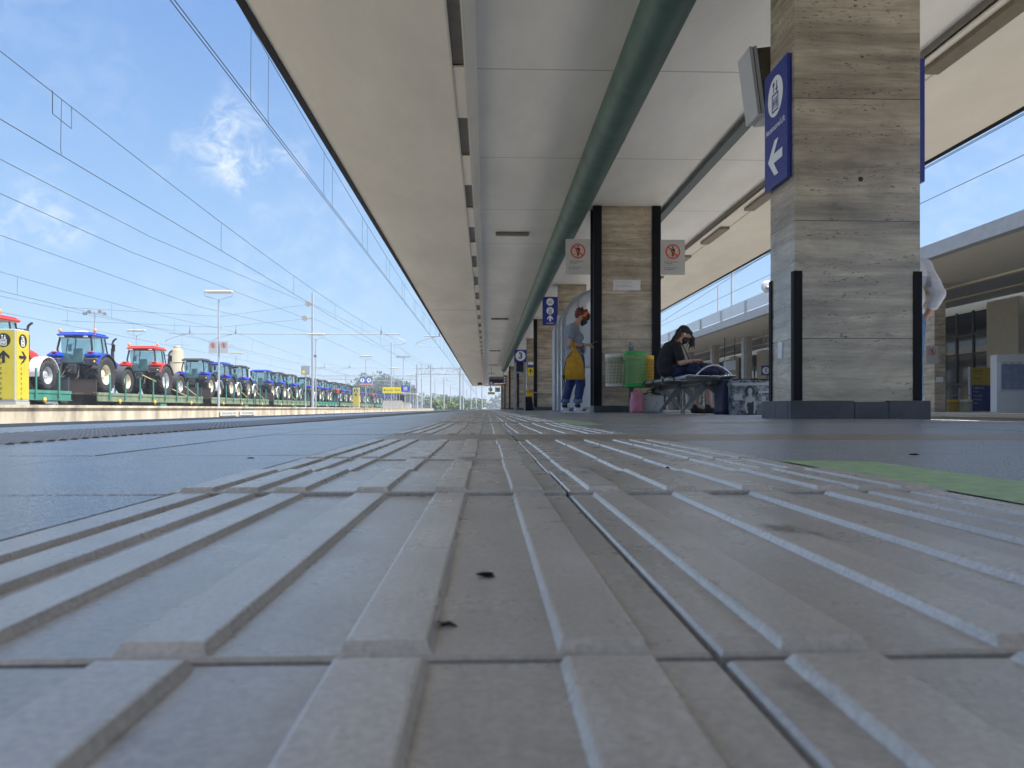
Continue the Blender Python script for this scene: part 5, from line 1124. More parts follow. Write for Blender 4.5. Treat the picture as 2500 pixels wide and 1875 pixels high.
def make_tractor(sc, paint, roofm, rrim, frim, ffend, label, big):
    t = empty('tractor', (0,0,0), 0, label, 'tractor', 'new tractors loaded on the flat wagons')
    CW = 1.2; R1, W1 = (.95, .74) if big else (.92, .60); R2, W2, wb = (.70, .48, 2.70) if big else (.66, .42, 2.25)
    for sx in (-1, 1):
        wheel(R1, W1, R1*.54, rrim, sx, sx*(.98), 0, 20, t, 'rear_wheel'); wheel(R2, W2, R2*.56, frim, sx, sx*.93, wb, 18, t, 'front_wheel')
        f_ = fender(*sorted((sx*.58, sx*1.34)), .0, R1, R1+.10, 28, 152, paint, 'rear_fender', t, .04)
        fender(*sorted((sx*1.04, sx*1.37)), .0, R1, R1+.075, 20, 165, darkpl, 'fender_skirt', t, .035)
        b = MB(); b.box(*sorted((sx*.58, sx*1.30)), -.96, -.66, R1+.42, R1+.82, bev=.08); b.build('fender_tail', darkpl, t); q = MB(); q.lathe([(0,.0),(.05,.0),(.05,.02),(0,.03)], 10, Matrix.Translation((sx*1.16,-.985,R1+.62)) @ Matrix.Rotation(R(90), 4, 'X')); q.build('reflector', mat('reflector_amber', (.7,.5,.1), .3), t)
        b = MB(); b.box(*sorted((sx*.56, sx*1.30)), -.92, .10, R1+.80, R1+1.10, bev=.12); b.build('fender_top', paint, t)
        b = MB(); b.box(*sorted((sx*.78, sx*1.02)), -.93, -.70, R1+1.085, R1+1.15, bev=.02); b.build('tail_light', red, t)
        fender(*sorted((sx*.67, sx*1.19)), wb, R2, R2+.11, 10, 186, ffend, 'front_fender', t, .025)
        b = MB(); b.tube([(sx*CW*.50, -.55, 1.45), (sx*CW*.72, -.62, 2.2), (sx*CW*.64, -.52, 2.86)], .05, 8); b.build('rear_pillar', black, t)
        b = MB(); b.tube([(sx*CW*.74, .35, 1.2), (sx*CW*.78, .36, 2.2), (sx*CW*.70, .35, 2.86)], .035, 8); b.build('middle_pillar', black, t)
        b = MB(); b.tube([(sx*CW*.62, 1.05, 1.1), (sx*CW*.70, 1.0, 2.1), (sx*CW*.62, .92, 2.86)], .04, 8); b.build('front_pillar', black, t)
        b = MB(); b.quad((sx*.64, -.56, 1.75), (sx*.88, .34, 1.6), (sx*.82, .34, 2.86), (sx*.74, -.50, 2.86)); b.quad((sx*.885, .38, 1.25), (sx*.75, 1.03, 1.25), (sx*.74, .93, 2.86), (sx*.83, .38, 2.86)); b.build('side_glass', cabglass, t, fixn=False)
        b = MB(); b.tube([(sx*.80, .95, 2.62), (sx*1.10, 1.05, 2.60)], .018, 6); b.box(*sorted((sx*1.04, sx*1.22)), 1.02, 1.08, 2.22, 2.60, bev=.02); b.build('mirror', black, t)
        if big: b = MB(); b.tube([(sx*.88, -.35, 2.98), (sx*.88, -.35, 3.12)], .02, 6); b.lathe([(0,0),(.07,0),(.075,.03),(.065,.15),(0,.17)], 12, Matrix.Translation((sx*.88, -.35, 3.12))); b.build('beacon', mat('beacon_orange', (.75,.22,.02), .3), t)
        b = MB(); b.box(*sorted((sx*.48, sx*.70)), -.76, -.66, 2.80, 2.88, bev=.02); b.build('work_light', silver_rim, t)
    b = MB(); b.quad((-.62,-.60,1.55),(.62,-.60,1.55),(.75,-.56,2.84),(-.75,-.56,2.84)); b.build('rear_glass', cabglass, t, fixn=False)
    b = MB(); b.quad((-.72,1.05,1.7),(.72,1.05,1.7),(.73,.93,2.84),(-.73,.93,2.84)); b.build('front_glass', cabglass, t, fixn=False)
    b = MB(); b.box(-.78, .78, -.62, -.52, 2.80, 2.90, bev=.02); b.box(-.64, .64, -.62, -.54, 1.42, 1.55, bev=.02); b.build('rear_frame', black, t)
    b = MB(); b.box(-.90, .90, -.70, 1.12, 2.88, 3.02, bev=.06); rf = b.build('roof', roofm, t)
    b = MB(); b.box(-.80, .80, -.60, 1.02, 3.02, 3.09, bev=.04); b.build('roof_cap', roofm, rf)
    if big and paint is tb_: b = MB(); b.box(-.25, .25, -.2, .35, 3.10, 3.20, bev=.05); b.build('roof_box', fwhite, rf)
    b = MB(); b.box(-.58, .58, -.50, .95, .95, 1.42, bev=.05); b.build('cab_floor', darkpl, t)
    b = MB(); b.box(-.26, .26, -.30, .25, 1.45, 1.68, bev=.06); b.box(-.24, .24, -.38, -.24, 1.60, 2.28, bev=.06); b.build('driver_seat', mat('seat_grey', (.05,.06,.07), .7), t)
    b = MB(); b.tube([(.0+.20*math.cos(a), .62+.07*math.sin(a), 1.95+.18*math.sin(a)) for a in [2*math.pi*i/16 for i in range(17)]], .016, 6, caps=False); b.tube([(0,.62,1.95),(0,.85,1.5)], .03, 6); b.build('steering_wheel', black, t)
    b = MB(); b.box(-.34, .34, -.75, 1.1, .45, 1.05, bev=.06); b.box(-.22, .22, 1.1, wb+.4, .50, .95, bev=.05); b.build('transmission', mat('driveline_black', (.03,.032,.034), .55), t)
    b = MB(); b.tube([(-1.0,0,R1),(1.0,0,R1)], .16, 10); b.build('rear_axle', MT['driveline_black'], t); b = MB(); b.tube([(-.93,wb,R2),(.93,wb,R2)], .11, 10); b.build('front_axle', MT['driveline_black'], t)
    b = MB()
    for sx in (-1, 1): b.tube([(sx*.28,-.7,.95),(sx*.42,-1.15,.72),(sx*.40,-1.35,.70)], .04, 6); b.tube([(sx*.30,-.72,1.35),(sx*.42,-1.15,.75)], .03, 6)
    b.tube([(0,-.75,1.25),(0,-1.25,1.05)], .035, 6); b.box(-.2,.2,-.95,-.76,.95,1.45, bev=.03); b.build('hitch', MT['driveline_black'], t)
    b = MB(); q0, q1 = 1.06, wb+.75
    secs = [(q0, .44, 1.0, 2.02), (q0+.5, .43, 1.0, 1.98), (wb+.2, .40, 1.0, 1.86), (q1-.1, .36, 1.02, 1.74), (q1, .30, 1.06, 1.62)]; n = 8
    vs = []
    for (y, hw, za, zb2) in secs: vs += [(-hw, y, za), (-hw, y, zb2-.16), (-hw*.8, y, zb2-.03), (-hw*.35, y, zb2), (hw*.35, y, zb2), (hw*.8, y, zb2-.03), (hw, y, zb2-.16), (hw, y, za)]
    b.add(vs, [[i*n+j, i*n+(j+1) % n, i*n+n+(j+1) % n, i*n+n+j] for i in range(len(secs)-1) for j in range(n)] + [list(range(n)), list(range(4*n+n-1, 4*n-1, -1))]); b.build('bonnet', paint, t)
    b = MB(); b.box(-.28, .28, q1+.001, q1+.06, 1.1, 1.55, bev=.03); b.build('grille', black, t)
    ex = MB(); yx = 1.95 if big else 1.5; ex.tube([(.66, yx, 1.25), (.66, yx, 2.45)], .085, 12); ex.tube([(.66, yx, 2.45), (.66, yx, 2.72), (.70, yx, 2.86), (.80, yx+.02, 2.95), (.86, yx+.02, 2.97)], .055, 10); ex.build('exhaust', darkpl, t)
    for sx in (-1, 1):
        b = MB()
        for k in range(3): b.box(*sorted((sx*.62, sx*.82)), .55, .95, .45+k*.28, .48+k*.28)
        b.tube([(sx*.72, .55, .45), (sx*.70, .52, 1.1)], .025, 6); b.build('steps', darkpl, t)
    t.scale = (sc,)*3
    return t
wlab = ['first', 'second', 'third', 'fourth', 'fifth', 'sixth', 'seventh', 'eighth', 'ninth', 'tenth']
W0 = make_wagon(14.9, teal, 'teal flat wagon, leftmost one, partly behind the big yellow totem'); W0.location = (WX, 21.8, 0)
Wg = make_wagon(14.4, olive, 'second flat wagon from the left with olive green sills'); Wg.location = (WX, 39.0, 0)
for k in range(2, 10):
    src = W0 if k in (4, 7) else Wg
    copy_tree(src, (WX, 39.0+15.95*(k-1), 0), label=f'{wlab[k]} flat wagon from the left, {"teal green" if src is W0 else "olive green"}')
bigb = make_tractor(1.0, tb_, tb_, cream_rim, cream_rim, darkpl, 'big blue tractor with blue roof and orange beacons, nearest blue one', True)
bigb.location = (WX, Yof(256, WX+1.2), DK)
bigr = make_tractor(.97, tr_, tr_, silver_rim, silver_rim, darkpl, 'big red tractor with silver wheels behind the nearest blue one', True); bigr.location = (WX, Yof(404, WX+1.2), DK)
red0 = make_tractor(1.0, tr_, tr_, silver_rim, silver_rim, fwhite, 'red tractor mostly hidden behind the big yellow totem', True); red0.location = (WX, Yof(116, WX+1.1)-2.70, DK)
sm = make_tractor(.90, tb_, darkpl, cream_rim, cream_rim, fwhite, '', False); smb = make_tractor(.90, tb_, tb_, cream_rim, cream_rim, fwhite, '', False); smr = make_tractor(.90, tr_, darkpl, silver_rim, silver_rim, fwhite, '', False)
first = {}
Ys_ = [[55.9, 60.3, 64.6], [71.9, 76.1, 80.9], [88, 92.2, 96.8], [103.6, 107.9, 112.3], [119.7, 124.0, 128.4], [135.7, 139.9, 144.3], [151.6, 155.9, 160.2], [167.5, 171.9, 176.3]]
for wi, ys in enumerate(Ys_):
    for ti, y in enumerate(ys):
        src = smb if (wi, ti) in ((0, 1), (1, 0)) else smr if (wi, ti) in ((3, 0), (5, 0)) else sm
        cl = 'blue tractor with blue roof' if src is smb else 'red tractor' if src is smr else 'blue tractor with dark roof'
        lab = f'small {cl}, {["nearest", "middle", "farthest"][ti]} of three on the {wlab[wi+2]} wagon from the left'
        if src.name not in first: first[src.name] = 1; src.location = (WX, y, DK); src['label'] = lab
        else: copy_tree(src, (WX, y, DK), label=lab)
# lashing straps
strapm = mat('strap_yellow', (.50,.42,.15), .6)
for i, (a_, b_) in enumerate((((-19.95, 45.3, DK+1.15), (-19.55, 51.0, DK)), ((-19.9, 50.8, DK+.85), (-19.6, 52.6, DK+.1)), ((-20.1, 40.6, DK+1.1), (-19.6, 37.8+1.3, DK)), ((-19.9, 62.4, DK+.8), (-19.6, 64.0, DK)), ((-19.9, 66.7, DK+.8), (-19.6, 68.6, DK)), ((-19.9, 78.2, DK+.8), (-19.6, 80.0, DK)))):
    b = MB(); b.tube([a_, b_], .03, 4); tag(b.build('lashing_strap', strapm), ['yellow lashing strap slanting under the big red tractor', 'short yellow strap behind the front wheel of the big red tractor', 'yellow strap beneath the big blue tractor', 'yellow strap between the first and second small tractors', 'yellow strap beside the third small tractor', 'yellow strap on the third wagon near the tall lamp post'][i], 'strap', 'straps lashing the tractors')

# ------------------------------------------------------------------ background: tower, vegetation
t = empty('water_tower', (Xof(432, 150), 150, -.8), 0, 'cream round tower behind the red tractor', 'tower')
zt = Zof(845, -60, 150); b = MB(); b.lathe([(1.32, 0), (1.32, zt-1.2), (1.2, zt-1.1), (1.2, zt-.2), (.8, zt+.3), (.6, zt+.35)], 32); b.build('drum', mat('tower_cream', (.34,.29,.20), .7, var=.1, vscale=.5), t)
b = MB(); b.lathe([(.6, zt+.351), (.6, zt+.8), (.0, zt+.9)], 20); b.build('cap', MT['tower_cream'], t)
for k in range(4): b = MB(); b.lathe([(1.33, 2.5+k*2.4), (1.38, 2.5+k*2.4), (1.38, 2.75+k*2.4), (1.33, 2.75+k*2.4)], 32); b.build('ring_band', mat('tower_band', (.42,.36,.26), .7), t)

def leafmat(name, c):
    m = mat(name, c, .7, var=.5, vscale=1.5); return m
lf1 = leafmat('leaves_dark', (.045,.085,.035)); lf2 = leafmat('leaves_mid', (.085,.14,.045)); lf3 = leafmat('leaves_light', (.15,.22,.055)); bark = mat('bark', (.07,.055,.04), .9)
def crown(mb, c, rx, ry, rz, n, s, rnd, m=0):
    lobes = [(Vector((rnd.uniform(-.6,.6)*rx, rnd.uniform(-.6,.6)*ry, rnd.uniform(-.5,.6)*rz)), rnd.uniform(.35,.62)) for _ in range(9)]
    for _ in range(n):
        l, k = rnd.choice(lobes); d = Vector((rnd.gauss(0,1), rnd.gauss(0,1), rnd.gauss(0,1))).normalized()*(rnd.random()**.4)
        p = Vector(c) + l + Vector((d.x*rx*k, d.y*ry*k, d.z*rz*k)); a = Vector((rnd.gauss(0,1), rnd.gauss(0,1), rnd.gauss(0,.6))).normalized(); b_ = a.orthogonal().normalized(); b_.rotate(Matrix.Rotation(rnd.uniform(0, 6.28), 3, a)); ss = s*rnd.uniform(.6, 1.4)
        mb.add([p-a*ss, p+b_*ss*.55, p+a*ss, p-b_*ss*.55], [[0,1,2,3]], m)
def tree(x, y, z, h, rx, n, s, mm, label, seed, grp=None, rz=.42, name='tree'):
    rnd = random.Random(seed); t = empty(name, (x, y, z), 0, label, 'tree', grp)
    b = MB(); b.tube([(0,0,0),(.05*h*.1,0,h*.3),(0,.02*h,h*.62)], [h*.035, h*.024, h*.01], 8)
    for k in range(4): a = k*1.6+seed; b.tube([(0,0,h*(.28+.08*k)),(math.cos(a)*rx*.3,math.sin(a)*rx*.3,h*(.45+.08*k)),(math.cos(a)*rx*.6,math.sin(a)*rx*.6,h*(.58+.08*k))], [h*.014,h*.009,h*.003], 5)
    b.build('trunk', bark, t); c = MB(); crown(c, (0,0,h*(1-rz)), rx, rx, h*rz, n, s, rnd); c.build('crown', mm, t, fixn=False); return t
# green row behind the far platform end
row = [(905, 330, 20, 7), (930, 320, 19, 7.5), (958, 330, 17.5, 7), (985, 320, 15, 6.5), (1008, 330, 14, 6), (960, 300, 14.5, 6), (880, 340, 19, 7)]
for i, (pxt, yt, ht, rt) in enumerate(row): tree(Xof(pxt, yt), yt, -.9, ht*.86, rt, 1300, .55, lf1, f'dark green tree on the horizon, {ordn(i+1)} of the row near the second mast', 40+i, 'dark trees on the horizon')
for i, (pxt, yt, ht, rt) in enumerate(((1060, 265, 5.2, 4.5), (1082, 250, 5.5, 5), (1104, 262, 5.0, 4.6), (1126, 255, 4.4, 4), (1146, 270, 4.0, 4), (1068, 205, 3.2, 2.8), (1090, 200, 2.7, 2.6), (1112, 196, 2.0, 2.4), (1165, 280, 4, 4))):
    tree(Xof(pxt, yt), yt, -.9, ht*1.15, rt, 1100, .32, lf3 if i > 4 else lf2, f'bright green bush beyond the platform end, {ordn(i+1)} of the clump', 60+i, 'green bushes beyond the platform end', rz=.5, name='bush')
tree(Xof(98, 190), 190, -.9, 13.6, 4.5, 1200, .45, lf1, 'dark tree behind the train right of the yellow totem', 90)
tree(Xof(2495, 44), 44, -.2, 11.9, 2.6, 1500, .20, lf3, 'light green treetop above the opposite roof at the right edge', 91)
wd = MB(); rnd = random.Random(4)
for k in range(70): a = -430+k*9.2; crown(wd, (a, 560+rnd.uniform(-20,20), rnd.uniform(2,5)), 11, 6, 7, 130, 1.5, rnd)
tag(wd.build('far_woodland', lf1, fixn=False), kind='stuff', label='hazy far belt of woodland along the horizon', cat='woodland')
gr = MB(); rnd = random.Random(8)
for k in range(5200):
    x = rnd.uniform(-17, -9.5) if k % 2 else rnd.uniform(-9.4, -2.0); y = rnd.uniform(162, 300) if k % 2 else rnd.uniform(262, 330); hh = rnd.uniform(.3, 1.0); a = rnd.uniform(0, 3.14); w = .18
    gr.add([(x-w*math.cos(a), y-w*math.sin(a), -.9), (x+w*math.cos(a), y+w*math.sin(a), -.9), (x+rnd.uniform(-.15,.15), y, -.9+hh)], [[0,1,2]])
tag(gr.build('rough_grass', mat('grass', (.16,.24,.06), .8, var=.4, vscale=.8), fixn=False), kind='stuff', label='tall green grass beyond the end of the far platform', cat='grass')

# ------------------------------------------------------------------ people: tapered limbs fused into one skin by voxel remeshing
skin = mat('skin', (.50,.30,.22), .55, var=.08, vscale=12); skin_d = mat('skin_tan', (.40,.24,.17), .55, var=.08, vscale=12)
def _ico(k):
    bm = bmesh.new(); bmesh.ops.create_icosphere(bm, subdivisions=k, radius=1); r = ([v.co.copy() for v in bm.verts], [[v.index for v in f.verts] for f in bm.faces]); bm.free(); return r
ICO2, ICO3 = _ico(2), _ico(3)
def fuse(name, caps, vox, m, parent, smooth=6, mats=None, mfun=None, bumpy=0):
    vs, fs = [], []
    def ball(M, tpl):
        n0 = len(vs); vs.extend(M @ v for v in tpl[0]); fs.extend([i+n0 for i in f] for f in tpl[1])
    for c in caps:
        if len(c) == 4:
            a, b, r0, r1 = c; a, b = Vector(a), Vector(b); n = max(1, int((b-a).length/(min(r0, r1)*.55))+1)
            for i in range(n+1): r_ = r0+(r1-r0)*i/n; ball(Matrix.Translation(a.lerp(b, i/n)) @ Matrix.Diagonal((r_, r_, r_, 1)), ICO2)
        else:
            ce, rad, rot = c; ball(Matrix.Translation(ce) @ Matrix.Rotation(R(rot), 4, 'Y') @ Matrix.Diagonal((*rad, 1)), ICO3)
    me = bpy.data.meshes.new(name); me.from_pydata(vs, [], fs); o = bpy.data.objects.new(name, me); col.objects.link(o)
    r = o.modifiers.new('r', 'REMESH'); r.mode = 'VOXEL'; r.voxel_size = vox; r.use_smooth_shade = True
    s_ = o.modifiers.new('s', 'SMOOTH'); s_.factor = .5; s_.iterations = smooth
    bpy.context.view_layer.update()
    m2 = bpy.data.meshes.new_from_object(o.evaluated_get(bpy.context.evaluated_depsgraph_get())); m2.name = name; o.modifiers.clear(); o.data = m2; bpy.data.meshes.remove(me)
    m2.materials.clear()
    for x in (mats or [m]): m2.materials.append(x)
    if bumpy:
        for v in m2.vertices: v.co += v.normal*bumpy*noise.noise(v.co*18)
    for p in m2.polygons:
        p.use_smooth = True
        if mfun: p.material_index = mfun(p.center)
    o.parent = parent; return o
def hand(caps, wrist, d, side, up, s=1.0, curl=.5):
    """palm and five separate bent fingers as capsules; d forward, side towards the little finger, up back of the hand"""
    w, d, sd, up = Vector(wrist), Vector(d).normalized(), Vector(side).normalized(), Vector(up).normalized()
    for k in range(4):
        o_ = sd*(-.028+.019*k)*s; caps.append((w+o_*.5, w+d*.085*s+o_, .013*s, .0115*s))
        L = (.038, .043, .040, .031)[k]*s; a = w+d*.085*s+o_; b = a+d*L*math.cos(curl)-up*L*math.sin(curl); c = b+d*L*.75*math.cos(curl*2.2)-up*L*.75*math.sin(curl*2.2)
        caps += [(a, b, .0088*s, .0082*s), (b, c, .0082*s, .007*s)]
    a = w-sd*.022*s+d*.02*s; b = a-sd*.028*s+d*.028*s-up*.01*s; caps += [(a, b, .012*s, .010*s), (b, b+d*.03*s-up*.012*s, .010*s, .008*s)]
def head_caps(c, pitch, fw=1):
    """c centre of the skull; pitch tilts the face down; x is forward"""
    ca, sa = math.cos(R(pitch)), math.sin(R(pitch))
    def T(x, y, z): return (c[0]+x*ca+z*sa, c[1]+y, c[2]-x*sa+z*ca)
    caps = [(T(-.012,0,.02), (.092,.074,.092), pitch), (T(.022,0,-.035), (.068,.056,.080), pitch), (T(.042,0,-.085), T(.03,0,-.075), .026, .034),
            (T(.088,0,-.012), T(.103,0,-.034), .008, .012), (T(.080,0,.022), (.014,.050,.012), pitch), (T(.080,0,-.066), (.014,.022,.008), pitch)]
    for s_ in (-1, 1): caps += [(T(-.012,s_*.073,-.008), (.016,.008,.030), pitch), (T(.060,s_*.030,-.028), (.022,.018,.018), pitch)]
    return caps, T
# ---- person A, standing in profile, looking down at a phone
pa = empty('person', (1.415, 12.2, 0), 0, 'person with short red hair and black mask looking down at a phone', 'person')
tee = mat('tee_grey', (.20,.225,.27), .8, var=.12, vscale=14); jeans = mat('jeans_blue', (.018,.042,.14), .8, var=.35, vscale=16); hairr = mat('hair_red', (.13,.014,.008), .6, var=.6, vscale=60)
hc = (.105, 0, 1.525); caps, T = head_caps(hc, 32)
caps += [((.065,0,1.47), (-.015,0,1.375), .052, .058), ((-.06,0,1.28), (.115,.165,.14), 0), ((-.04,0,1.10), (.115,.145,.16), 0), ((-.01,0,.93), (.125,.165,.13), 0)]
for s_, hip, kn, an in ((-1, (.03,-.09,.86), (.07,-.095,.47), (.022,-.095,.10)), (1, (-.02,.09,.86), (-.075,.10,.47), (-.165,.105,.10))):
    caps += [(hip, kn, .085, .058), (kn, an, .056, .036), (an, (an[0]+.03, an[1], .06), .034, .024)]
for s_ in (-1, 1):
    sh = (-.075, s_*.165, 1.345); el = (-.115, s_*.215, 1.06); wr = (.155, s_*.105, 1.065) if s_ < 0 else (.15, .09, 1.09)
    caps += [(sh, el, .050, .040), (el, wr, .040, .026), ((-.03, s_*.06, 1.375), sh, .055, .052)]
    hand(caps, wr, (1, -.25*s_*-1, .04), (0, s_, -.25), (0, .2*s_, 1), 1.0, .75)
fuse('body', caps, .0075, skin_d, pa, 3)
tc = [((-.06,0,1.285), (.130,.182,.140), 0), ((-.035,0,1.12), (.138,.165,.17), 0), ((.0,0,.95), (.142,.178,.13), 0), ((-.03,0,1.385), (.062,.085,.030), 0), ((.03,0,1.20), (.105,.12,.09), 0)]
for s_ in (-1, 1): tc += [((-.04, s_*.08, 1.365), (-.075, s_*.17, 1.345), .060, .064), ((-.075, s_*.17, 1.345), (-.098, s_*.200, 1.20), .066, .062)]
fuse('t_shirt', tc, .008, tee, pa, 5, bumpy=.006)
jc = [((.0,0,.885), (.135,.172,.10), 0)]
for hip, kn, an in (((.035,-.085,.84), (.07,-.095,.47), (.025,-.095,.20)), ((-.02,.085,.84), (-.075,.10,.47), (-.155,.105,.20))):
    jc += [(hip, kn, .105, .082), (kn, an, .080, .066)]
fuse('jeans', jc, .009, jeans, pa, 4, bumpy=.010)
for an in ((.025,-.095,.19), (-.157,.105,.19)): b = MB(); b.lathe([(.068,-.03),(.074,-.028),(.075,.022),(.070,.026)], 20, Matrix.Translation(an)); b.build('jeans_cuff', mat('cuff_blue', (.12,.17,.30), .8, var=.2), pa)
shw = mat('shoe_white', (.60,.62,.66), .5)
def trainer(x, y, parent):
    sc_ = [((x-.055,y,.045), (x+.02,y,.05), .040, .042), ((x+.02,y,.045), (x+.145,y,.030), .040, .030), ((x+.04,y,.052), (x+.105,y,.040), .036, .030), ((x-.055,y,.085), (x-.03,y,.075), .034, .036)]
    o = fuse('trainer', sc_, .006, shw, parent, 4)
    for v in o.data.vertices:
        if v.co.z < .004: v.co.z = .004
    b = MB(); b.lathe([(.0,.0),(.047,.0),(.050,.02),(.047,.024),(0,.024)], 20, Matrix.Translation((x+.042,y,.001)) @ Matrix.Diagonal((2.45,.95,1,1))); b.build('sole', white, o)
    for k in range(3): q = MB(); q.box(-.006,.006,-.002,.002,-.028,.028, M=Matrix.Translation((x+.045+k*.022, y-.0415+k*.0012, .050)) @ Matrix.Rotation(R(32), 4, 'Y')); q.build('stripe', black, o)
    b = MB(); b.lathe([(.042,0),(.046,.0),(.045,.045),(.040,.05)], 16, Matrix.Translation((x-.035,y,.085))); b.build('sock', black, o)
trainer(.055, -.095, pa); trainer(-.130, .105, pa)
# hair, headband, mask, phone, print, bag
hcaps = [(T(-.028,0,.040), (.098,.086,.078), 32), (T(-.075,0,-.01), (.052,.066,.055), 32), (T(.050,0,.066), (.062,.074,.046), 32), (T(.088,0,.030), (.030,.066,.036), 32), (T(.02,-.062,.02), (.04,.022,.04), 32)]
rnd = random.Random(2)
for k in range(34):
    a = rnd.uniform(-2.9, .4); yv = rnd.uniform(-.075, .075); p = T(-.02+.10*math.sin(a), yv, .045+.075*math.cos(a)); p2 = T(-.02+.125*math.sin(a)+rnd.uniform(-.01,.02), yv*1.15, .045+.098*math.cos(a)); hcaps.append((p, p2, .016, .007))
fuse('hair', hcaps, .0065, hairr, pa, 1)
b = MB(); pts = [T(.028+.012*math.sin(a), .086*math.sin(a), .015+.100*math.cos(a)) for a in [R(-95+190*i/20) for i in range(21)]]
for k in (-.018, -.006, .006, .018): b.tube([Vector(p)+Vector((k,0,0)) for p in pts], .0085, 6)
b.build('headband', mat('orange_cloth', (.72,.17,.02), .7), pa)
fuse('face_mask', [(T(.050,0,-.048), (.066,.066,.064), 32), (T(.098,0,-.034), T(.066,0,-.098), .026, .028)], .006, black, pa, 3)
b = MB(); b.tube([T(-.01,-.080,-.005), T(.05,-.068,-.03)], .003, 5); b.tube([T(-.01,.080,-.005), T(.05,.068,-.03)], .003, 5); b.build('mask_loop', black, pa)
b = MB(); b.box(-.07,.07,-.036,.036,-.004,.004, M=Matrix.Translation((.285,-.0,1.115)) @ Matrix.Rotation(R(-22), 4, 'Y'), bev=.003); ph = b.build('phone', mat('phone_green', (.12,.22,.14), .3), pa)
b = MB(); rnd = random.Random(9)
for k in range(7): z = 1.03-.012*k; b.box(.07+rnd.uniform(0,.02), .07+rnd.uniform(.05,.09), -.172, -.168, z-.008, z)
b.build('shirt_print', mat('print_ink', (.03,.03,.07), .7), pa)
b = MB(); b.lathe([(.030,-.012),(.034,-.01),(.034,.01),(.030,.012)], 14, Matrix.Translation((.10,-.125,1.065)) @ Matrix.Rotation(R(78), 4, 'Y')); b.lathe([(.030,-.006),(.033,-.005),(.033,.005),(.030,.006)], 14, Matrix.Translation((.06,-.14,1.065)) @ Matrix.Rotation(R(78), 4, 'Y')); b.build('bracelet', mat('beads', (.03,.03,.09), .5), pa)
ym = mat('mustard_cloth', (.52,.27,.012), .75, var=.25, vscale=14)
bag = empty('drawstring_bag', (1.36, 11.93, .52), 0, 'mustard yellow drawstring bag hanging from the standing person\'s forearm', 'bag')
m = MB(); prof = [(-.0,.155,.045),(.02,.168,.065),(.12,.162,.075),(.24,.140,.072),(.34,.112,.055),(.40,.078,.040),(.435,.055,.030),(.46,.040,.024)]; n = 28; vs = []
for (z, hw, hd) in prof:
    for k in range(n):
        a = 2*math.pi*k/n; ca, sa = math.cos(a), math.sin(a); fold = 1+.05*math.sin(9*a)*(z/.46)
        sk = .010*(z/.46)
        vs.append((math.copysign(abs(ca)**.7, ca)*hw*fold-.02*(1-z/.46)*0+sk+.012*noise.noise(Vector((ca*3, sa*3, z*9))), math.copysign(abs(sa)**.8, sa)*hd*fold, z+.008*noise.noise(Vector((ca*4, sa*2, z*5)))))
m.add(vs, [[i*n+k, i*n+(k+1) % n, (i+1)*n+(k+1) % n, (i+1)*n+k] for i in range(len(prof)-1) for k in range(n)], 0, True); m.add(vs[:n], [list(range(n))]); m.add(vs[-n:], [list(range(n))]); m.build('bag_body', ym, bag)
b = MB(); b.tube([(-.02,0,.455),(-.025,.01,.52),(-.02,.02,.58),(.0,.04,.585),(.015,.03,.53),(.02,.0,.455)], .013, 8); b.build('strap', ym, bag)
b = MB(); b.tube([(-.03,-.02,.44),(-.12,-.05,.33),(-.165,-.05,.14),(-.16,-.03,.02),(-.185,-.02,-.02),(-.18,-.02,-.13),(-.19,-.01,-.17)], .006, 6); b.tube([(-.165,-.03,.03),(-.15,-.03,-.05),(-.175,-.02,-.12)], .005, 6); b.build('cord', blackmetal, bag)
b = MB(); b.lathe([(0,-.03),(.022,-.02),(.024,.02),(0,.03)], 10, Matrix.Translation((-.168,-.03,.045))); b.build('cord_stop', black, bag)

# ---- person B, sitting hunched on the bench
pb_ = empty('person', (2.60, 10.65, -.004), 0, 'person in black t-shirt with long dark hair sitting bent over on the bench', 'person')
hc = (.155, 0, 1.105); caps, T = head_caps(hc, 42)
caps += [((.11,0,1.04), (.035,0,.965), .050, .056), ((-.045,0,.86), (.115,.165,.15), 28), ((-.085,0,.71), (.12,.15,.15), 0), ((-.03,0,.60), (.145,.17,.11), 0)]
for s_ in (-1, 1):
    hip = (.0, s_*.085, .585); kn = (.43, s_*.10, .600); an = (.455 + (.03 if s_ < 0 else -.10), s_*.10, .11)
    caps += [(hip, kn, .085, .060), (kn, an, .056, .036), (an, (an[0]+.13, an[1], .045), .034, .026)]
    sh = (.0, s_*.165, .93); el = (.06, s_*.215, .695); wr = (.30, s_*.08, .735)
    caps += [(sh, el, .052, .042), (el, wr, .040, .027), ((.02, s_*.06, .955), sh, .056, .054)]
    hand(caps, wr, (1, -.3*s_, .12), (0, s_, -.2), (0, .2*s_, 1), 1.0, .7)
fuse('body', caps, .0075, skin, pb_, 3)
tc = [((-.045,0,.86), (.135,.185,.165), 28), ((-.09,0,.71), (.140,.170,.17), 0), ((-.07,0,.60), (.145,.185,.10), 0), ((.02,0,.965), (.062,.085,.035), 25)]
for s_ in (-1, 1): tc += [((.0, s_*.08, .95), (.0, s_*.17, .93), .062, .068), ((.0, s_*.17, .93), (.045, s_*.205, .775), .070, .066)]
fuse('t_shirt', tc, .008, mat('tee_black', (.010,.010,.013), .85), pb_, 5, bumpy=.007)
jc = [((-.01,0,.59), (.155,.180,.095), 0)]
for s_ in (-1, 1): jc += [((.0, s_*.085, .590), (.43, s_*.10, .60), .098, .078), ((.43, s_*.10, .60), (.445, s_*.10, .48), .078, .070)]
fuse('shorts', jc, .009, mat('denim_dark', (.012,.022,.07), .85, var=.3, vscale=16), pb_, 4, bumpy=.008)
bsh = mat('shoe_black', (.014,.014,.016), .6)
